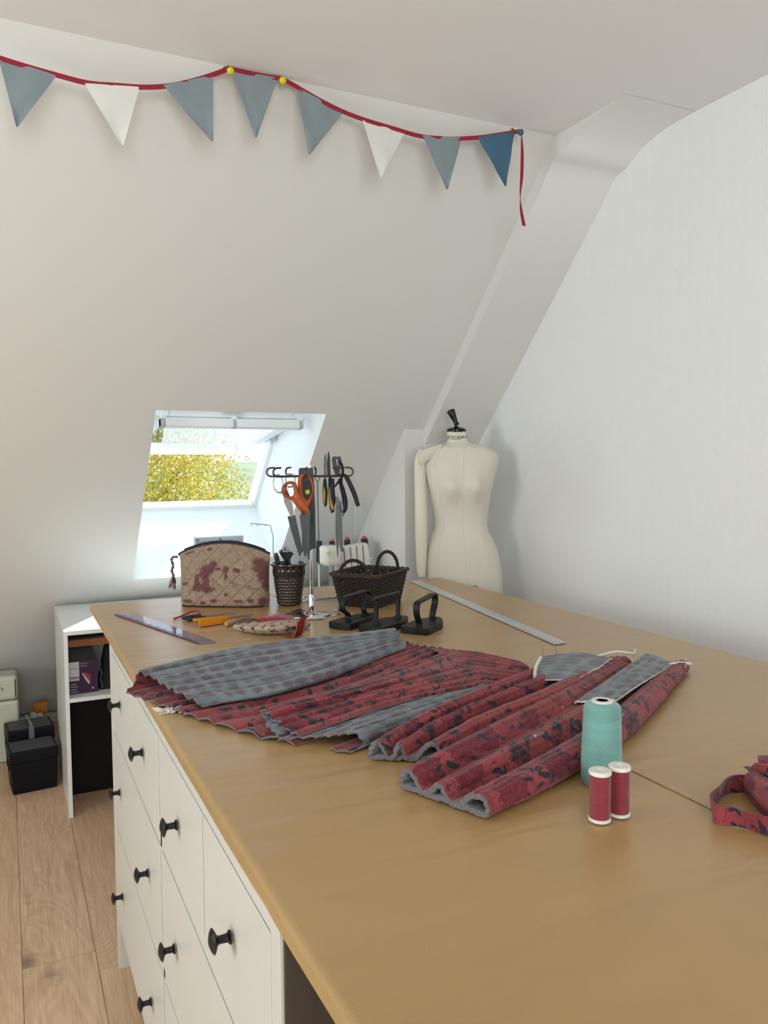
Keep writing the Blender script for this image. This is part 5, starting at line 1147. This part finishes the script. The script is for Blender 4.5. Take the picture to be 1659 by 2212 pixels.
sil = catmull([Vector((a, b, c)) for a, b, c, d in SIL], 3); dp = catmull([Vector((d, 0, 0)) for a, b, c, d in SIL], 3)
for s_, d_ in zip(sil, dp):
    c_ = fp((s_.y + s_.z) / 2, s_.x); hw = (s_.z - s_.y) / 2 / Kf; dep = hw * d_.x; row = []; z = c_.z
    for k in range(NSG):
        a = 2 * PI * k / NSG; ca, sa_ = math.cos(a), math.sin(a); e = 2.25
        x = math.copysign(abs(ca) ** (2 / e), ca) * hw; y = math.copysign(abs(sa_) ** (2 / e), sa_) * dep
        if sa_ > 0:
            for bxx in (-.052, .060): y += .046 * math.exp(-((x - bxx) / .040) ** 2 - ((s_.x - 1050) / 26) ** 2)
        row.append(Vector((c_.x, c_.y, z)) + RH * x + FR * y)
    rows.append(row)
b_ = MB(); b_.grid(rows, wrapv=True, flip=True); M_FORM = mat('form_calico', (.74, .70, .61), .75, rgb=True, bump=(900, .08))
fo = b_.build('torso', M_FORM, form, smooth=80)
def seam(off, name='seam'):
    b_ = MB(); P = []
    for i, row in enumerate(rows):
        k = off(i / len(rows)); i0 = int(k) % NSG; p = row[i0].lerp(row[(i0 + 1) % NSG], k % 1); P.append(p)
    b_.tube(P, .0018, 5); b_.build(name, M_FORM, form, smooth=60)
seam(lambda t: NSG * .25 + .0); seam(lambda t: NSG * .13 if t < .3 else NSG * (.13 + .015 * math.sin((t - .3) * 4))); seam(lambda t: NSG * .37)
cN = fp(986, 933); b_ = MB(); b_.lathe([(0, -.002), (.043, -.002), (.0445, .004), (.043, .012), (.030, .019), (.012, .022), (.010, .026), (0, .027)], cN, (.0, .0, 1), 40)
M_EBN = mat('black_lacquered_wood', (10, 10, 12), .22); b_.build('neck_cap', M_EBN, form, smooth=50)
p0, p1 = fp(987, 918), fp(973, 886); ax = (p1 - p0) ; L = ax.length
b_ = MB(); b_.lathe([(0, -.004), (.013, -.002), (.012, .006), (.010, .012), (.011, .02), (.015, L * .6), (.019, L * .92), (.018, L * .98), (.012, L * 1.02), (0, L * 1.03)], p0, tuple(ax), 28); b_.build('neck_knob', M_EBN, form, smooth=60)
# lettering wrapped on the neck and hip
def wrap(s, h, px, py, rad, name='lettering'):
    vs, fs = text_mesh(s, h); c_ = fp(px, py); b_ = MB(); out = []
    for v in vs:
        a = v[0] / rad; out.append(Vector((c_.x, c_.y, c_.z + v[1])) + RH * (rad * math.sin(a)) + FR * (rad * math.cos(a)))
    b_.add(out, fs); return b_.build(name, M_BINK, form)
wrap('STOCKMAN', .0165, 987, 950, .0485); wrap('STOCKMAN', .015, 1001, 1262, .1345)
# calico arm pinned to the shoulder
ARM = [(972, 911, 6), (985, 908.5, 10), (1000, 907, 12), (1020, 907.5, 12.6), (1055, 908.5, 13), (1090, 909.5, 13.4), (1128, 910, 13.4), (1177, 910.5, 12.8), (1210, 910.5, 11.8), (1235, 911, 10), (1246, 911.5, 7.5)]
P = catmull([fp(x, y, -.03) for y, x, r_ in ARM], 5); R_ = catmull([Vector((r_, 0, 0)) for y, x, r_ in ARM], 5)
b_ = MB(); b_.tube(P, [r_.x / Kf for r_ in R_], 24, up=tuple(FR)); b_.build('padded_arm', mat('arm_calico', (.76, .72, .60), .8, rgb=True, bump=(30, .5)), form, smooth=70)
b_ = MB(); pts = [(911, 1008), (905, 990), (907, 979), (914, 973), (935, 965), (957, 958), (951, 969), (943, 979), (930, 988), (920, 996)]
cy = [(p[0], p[1]) for p in pts]; 
def shp(px, py):
    u = (px - 905) / 52; return fp(px, py, -.085 + .045 * u)
G = []
topc = [(905, 992), (907, 980), (914, 973), (925, 968.5), (937, 964.5), (948, 961), (957.5, 958.5)]; botc = [(911, 1008), (915, 1003), (919, 998), (929, 990), (940, 982), (949, 972), (957.5, 959.5)]
for (a, b) in zip(catmull([Vector((*p, 0)) for p in topc], 4), catmull([Vector((*p, 0)) for p in botc], 4)):
    G.append([shp(a.x + (b.x - a.x) * t, a.y + (b.y - a.y) * t) + FR * (.006 * math.sin(t * PI)) for t in (0, .25, .5, .75, 1)])
b_.grid(G); n_ = len(b_.v); b_.grid([[p - FR * .003 for p in r_] for r_ in G], flip=True)
b_.build('shoulder_cap', mat('cap_calico', (.72, .69, .58), .85, rgb=True, bump=(80, .4)), form, smooth=60)
b_ = MB(); b_.tube([(A0.x, A0.y, .05), (A0.x, A0.y, 1.1)], .014, 12); b_.build('pole', M_BLACK, form)
b_ = MB(); b_.lathe([(0, 0), (.17, 0), (.17, .02), (.06, .03), (.03, .06), (0, .06)], (A0.x, A0.y, 0), seg=32); b_.build('base', M_BLACK, form, smooth=50)

# ---------------------------------------------------------------- overlocker and sewing machine on the desk
def dy(px, py, y): return ony(px, py, y)
ov = thing('overlocker', 'white four-thread overlocker on the desk behind the wicker basket', 'sewing machine', (1.56, 3.68, .8))
M_OV = mat('ivory_plastic', (.78, .76, .70), .35, rgb=True); Y = 3.60; Yb = 3.735
def dyx(px, y): return dy(px, 1170, y).x
def dyz(px, py, y): return dy(px, py, y).z
b_ = MB(); b_.box((dyx(697, Y), Y - .05, .80), (dyx(815, Y), Yb + .03, .845)); b_.build('bed', M_OV, ov, bevel=.008)
x0, x1, z0, z1 = dyx(733, Y), dyx(808, Y), .845, dyz(770, 1176, Y + .03)
b_ = MB(); b_.add([(x0, Y - .02, z0), (x1, Y - .02, z0), (x1, Y + .09, z0), (x0, Y + .09, z0), (x0 + .008, Y + .02, z1 - .012), (x1 - .022, Y + .02, z1 + .006), (x1 - .022, Y + .09, z1 + .006), (x0 + .008, Y + .09, z1 - .012)], [(3, 2, 1, 0), (4, 5, 6, 7), (0, 1, 5, 4), (1, 2, 6, 5), (2, 3, 7, 6), (3, 0, 4, 7)]); b_.build('body', M_OV, ov, bevel=.012, bseg=4)
hx = dyx(699, Y); b_ = MB(); b_.box((hx, Y - .02, dyz(710, 1224, Y)), (x0 + .012, Y + .09, dyz(710, 1180, Y))); b_.build('head', M_OV, ov, bevel=.024, bseg=5)
b_ = MB(); b_.box((hx + .035, Y - .01, .845), (hx + .055, Y + .03, dyz(710, 1222, Y))); b_.build('presser_foot', M_STEEL, ov, bevel=.004)
for i in range(4):
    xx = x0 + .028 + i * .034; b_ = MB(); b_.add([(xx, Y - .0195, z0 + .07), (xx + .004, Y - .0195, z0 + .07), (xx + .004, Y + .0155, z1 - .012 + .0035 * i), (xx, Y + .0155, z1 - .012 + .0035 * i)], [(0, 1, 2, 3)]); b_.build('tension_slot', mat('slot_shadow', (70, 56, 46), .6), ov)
b_ = MB(); b_.lathe([(0, 0), (.010, 0), (.010, .006), (0, .006)], (hx + .018, Y - .018, dyz(704, 1194, Y)), (0, -1, 0), 24); b_.build('stitch_dial', mat('pale_yellow', (226, 222, 160), .4), ov, smooth=40)
b_ = MB(); pk = dy(797, 1206, Y - .03); b_.box((pk.x - .012, Y - .045, pk.z - .004), (pk.x + .012, Y - .012, pk.z + .004)); b_.build('lever', M_OV, ov, bevel=.002)
b_ = MB(); s0, s1 = dy(766, 1160, Yb), dy(768, 1072, Yb); b_.tube([(s0.x, Yb, .84), (s1.x, Yb, s1.z)], .0036, 8); a, c = dy(703, 1076, Yb), dy(812, 1073, Yb); b_.tube([(a.x, Yb, s1.z - .003), (c.x, Yb, s1.z)], .0016, 6)
for px in (704, 735, 790, 811): p = dy(px, 1076, Yb); b_.tube([(p.x, Yb, s1.z), (p.x, Yb - .004, s1.z - .014)], .0014, 5)
b_.build('thread_stand', M_STEEL, ov, smooth=60)
b_ = MB(); b_.box((dyx(700, Yb), Yb - .03, .845), (dyx(815, Yb), Yb + .03, .862)); b_.build('cone_tray', M_OV, ov, bevel=.004)
b_ = MB()
for px in (704, 735, 790): p = dy(px, 1076, Yb); q_ = dy({704: 690, 735: 717, 790: 787}[px], 1160, Yb); b_.tube([(p.x, Yb, s1.z), (q_.x, Yb, q_.z)], .0004, 4)
b_.build('thread_run', M_TXT, ov)
M_ORC = mat('orange_core', (235, 120, 50), .5); M_RDC = mat('red_core', (225, 50, 45), .5)
for i, (px, py, wpx, mt, lab) in enumerate(((717, 1163, 13, M_ORC, 'black thread cone with an orange core on the overlocker, leftmost of the row'), (750, 1160, 14, M_RDC, 'black thread cone with a red core, middle of the row on the overlocker'), (787, 1158, 17, M_RDC, 'largest black thread cone with a red core, rightmost on the overlocker'))):
    p = dy(px, py + 5, Yb); r_ = wpx / 2 / (F_PX / ((p - EYE).dot(CAM_F))); o = thing('thread_cone', lab, 'thread', (p.x, Yb, .862), 0, 'black thread cones of the overlocker'); h = p.z - .862
    b_ = MB(); b_.lathe([(0, 0), (r_ * 1.35, .0), (r_ * 1.3, .006), (r_ * .95, h - .004), (r_ * .8, h), (0, h)], seg=28); local(b_, 'thread', M_NAVY, o, smooth=50)
    b_ = MB(); b_.lathe([(r_ * .66, h - .002), (r_ * .6, h + .009), (r_ * .4, h + .011), (0, h + .010)], seg=20); local(b_, 'core', mt, o, smooth=50)
p = dy(689, 1168, 3.8); o = thing('thread_cone', 'tall slim black thread cone standing just right of the chrome pole', 'thread', (p.x, 3.8, .8), 0, 'black thread cones of the overlocker'); h = p.z - .8
b_ = MB(); b_.lathe([(0, 0), (.018, 0), (.019, .004), (.006, .008), (.006, h - .12), (0, h - .12)], seg=20); local(b_, 'spool_pin', M_OV, o, smooth=50)
b_ = MB(); b_.lathe([(0, h - .11), (.017, h - .11), (.0155, h), (0, h)], seg=24); local(b_, 'thread', M_NAVY, o, smooth=50)
sm = thing('sewing_machine', 'white sewing machine with raised stitch-chart lid behind the quilted bag', 'sewing machine', (1.0, 3.85, .8))
Y = 3.78; b_ = MB(); b_.box((.80, Y - .1, .80), (1.26, Y + .08, .86)); b_.build('bed', M_OV, sm, bevel=.01)
b_ = MB(); b_.box((1.14, Y - .07, .86), (1.25, Y + .07, 1.0)); b_.build('column', M_OV, sm, bevel=.02, bseg=4)
b_ = MB(); b_.box((.82, Y - .06, .96), (1.25, Y + .06, 1.045)); b_.build('arm', M_OV, sm, bevel=.02, bseg=4)
b_ = MB(); a, c = dy(419, 1161, Y), dy(526, 1158, Y); hz = a.z
b_.box((a.x, Y + .0, 1.03), (c.x, Y + .008, hz)); ch_ = b_.build('stitch_chart_lid', mat('lid_white', (205, 210, 218), .4), sm, bevel=.003)
b_ = MB(); b_.box((a.x + .007, Y - .001, 1.04), (c.x - .007, Y + .0, hz - .010)); b_.build('stitch_chart', mat('chart_face', (188, 200, 218), .5), sm)
b_ = MB(); r = random.Random(9)
for i in range(30):
    x = a.x + .012 + i * (c.x - a.x - .024) / 30
    for k in range(4):
        if r.random() < .85: b_.box((x, Y - .0022, hz - .032 - k * .017), (x + .0035, Y - .0012, hz - .022 - k * .017 + r.uniform(0, .004)))
b_.build('chart_marks', mat('chart_blue', (120, 140, 178), .6), sm)
for px in (424, 473): p = dy(px, 1165, Y); MB().box((p.x, Y - .0022, hz - .016), (p.x + .012, Y - .0012, hz - .011)).build('chart_heading', M_INK, sm)
b_ = MB(); b_.tube([dy(590, 1198, 3.78), dy(590, 1160, 3.78), dy(584, 1135, 3.78), dy(541, 1130, 3.78)], .0022, 6)
for px in (541, 553, 571): p = dy(px, 1132, 3.78); b_.tube([p, p + Vector((.003, -.003, -.01)), p + Vector((.010, -.003, -.008)), p + Vector((.011, 0, 0))], .0012, 5)
b_.build('thread_guide', mat('grey_wire', (130, 136, 146), .4), sm, smooth=60)
b_ = MB(); p = dy(588, 1203, 3.78); b_.box((p.x - .03, 3.76, .8), (p.x + .03, 3.80, p.z + .006)); b_.build('guide_foot', M_OV, sm, bevel=.004)
o = thing('fabric_clip', 'small bright red clip lying on the white desk behind the tumbler', 'clip', dy(657, 1265, 3.6)); p = dy(657, 1265, 3.6); zc_ = .8
p = onz(657, 1262, .80) if 0 else p; b_ = MB(); b_.box((p.x - .018, 3.59, .8), (p.x + .018, 3.61, .806)); b_.build('clip', mat('red_plastic', (210, 40, 40), .4), o, bevel=.001)

# ---------------------------------------------------------------- on the floor, left
def tbox(c, w, d, h, label, z0=0.0, handle=False):
    o = thing('toolbox', label, 'toolbox', (c[0], c[1], z0), .10); M_TB = M_TBX; M_TL = M_TLD
    b_ = MB(); t = .006
    b_.add([(-w / 2 + t, -d / 2 + t, 0), (w / 2 - t, -d / 2 + t, 0), (w / 2 - t, d / 2 - t, 0), (-w / 2 + t, d / 2 - t, 0), (-w / 2, -d / 2, h * .72), (w / 2, -d / 2, h * .72), (w / 2, d / 2, h * .72), (-w / 2, d / 2, h * .72)], [(3, 2, 1, 0), (4, 5, 6, 7), (0, 1, 5, 4), (1, 2, 6, 5), (2, 3, 7, 6), (3, 0, 4, 7)]); local(b_, 'tub', M_TB, o, bevel=.006)
    b_ = MB(); b_.box((-w / 2 - .004, -d / 2 - .004, h * .72), (w / 2 + .004, d / 2 + .004, h)); local(b_, 'lid', M_TB, o, bevel=.008, bseg=3)
    b_ = MB(); b_.box((-w / 2 + .008, -d / 2 + .006, h - .002), (w / 2 - .008, d / 2 - .006, h + .003)); local(b_, 'lid_top', M_TL, o, bevel=.002)
    for x in ((-w / 2 - .006, -w / 2 + .004),) * 1:
        for y in (-d * .3, d * .1): b_ = MB(); b_.box((x[0], y, h * .55), (x[1], y + .02, h * .8)); local(b_, 'latch', M_TB, o, bevel=.002)
    if handle:
        b_ = MB(); b_.tube([(0.0, -d / 2 + .004, h + .004), (0, -d / 2 + .01, h + .02), (0, d / 2 - .01, h + .02), (0, d / 2 - .004, h + .004)], .008, 6); b_.box((-.012, -d / 2 - .008, h * .72), (.012, -d / 2 - .002, h + .01)); local(b_, 'handle', mat('grey_handle', (105, 106, 108), .45), o, bevel=.001)
        for i in range(5): b_ = MB(); b_.box((-w / 2 + .01, -d / 2 - .007, h * .76 + i * .008), (-.02, -d / 2 - .003, h * .76 + i * .008 + .003)); local(b_, 'rib', M_TB, o)
    return o
M_TBX = mat('blue_black_plastic', (10, 12, 17), .5, spec=.25); M_TLD = mat('grey_lid', (66, 69, 72), .5, spec=.3)
tbox((.074, 3.97), .20, .16, .198, 'black toolbox with a grey lid top on the floor left of the desk, front one')
tbox((.068, 4.165), .20, .16, .238, 'taller black toolbox with a grey handle behind the front toolbox by the desk', handle=True)
cs = thing('sewing_case', 'cream plastic sewing machine case on the floor at the left edge', 'case', (-.17, 4.46, 0))
M_CR = mat('cream_plastic', (196, 198, 180), .4)
b_ = MB(); b_.box((-.4, 4.34, 0), (.028, 4.56, .312)); b_.build('tub', M_CR, cs, bevel=.015, bseg=3)
b_ = MB(); b_.box((-.4, 4.345, .314), (.026, 4.50, .438)); b_.build('lid', M_CR, cs, bevel=.02, bseg=4)
b_ = MB(); b_.box((.012, 4.342, .33), (.016, 4.346, .42)); b_.build('strap', M_BLACK, cs)
vs, fs = text_mesh('h', .018); b_ = MB(); b_.add([Matrix.Translation((-.045, 4.3435, .37)) @ RX @ Vector(v) for v in vs], fs); b_.build('lettering', M_BINK, cs)
o = thing('plastic_bag', 'crumpled translucent white plastic bag on the floor behind the toolboxes', 'bag', (.1, 4.5, 0))
b_ = MB(); G = []
for i in range(25):
    a = PI * i / 24; row = []
    for j in range(36):
        f = 2 * PI * j / 36; d = Vector((math.sin(a) * math.cos(f), math.sin(a) * math.sin(f), math.cos(a))); k = 1 + .28 * noise.noise(d * 2.3) + .10 * noise.noise(d * 7)
        row.append(Vector((.105 + d.x * .062 * k, 4.48 + d.y * .075 * k, max(.002, .07 + d.z * .12 * k))))
    G.append(row)
b_.grid(G, wrapv=True, flip=True); b_.build('bag', mat('milky_film', (.78, .79, .80), .35, trans=.25, rgb=True), o, smooth=25)
o = thing('orange_sachet', 'small orange packet lying on the white plastic bag', 'packet', (.13, 4.6, .0)); b_ = MB(); b_.box((.10, 4.60, .15), (.17, 4.63, .21)); b_.box((.11, 4.60, 0), (.16, 4.63, .15)); b_.build('packet', mat('orange_card', (205, 130, 50), .5), o, bevel=.004)
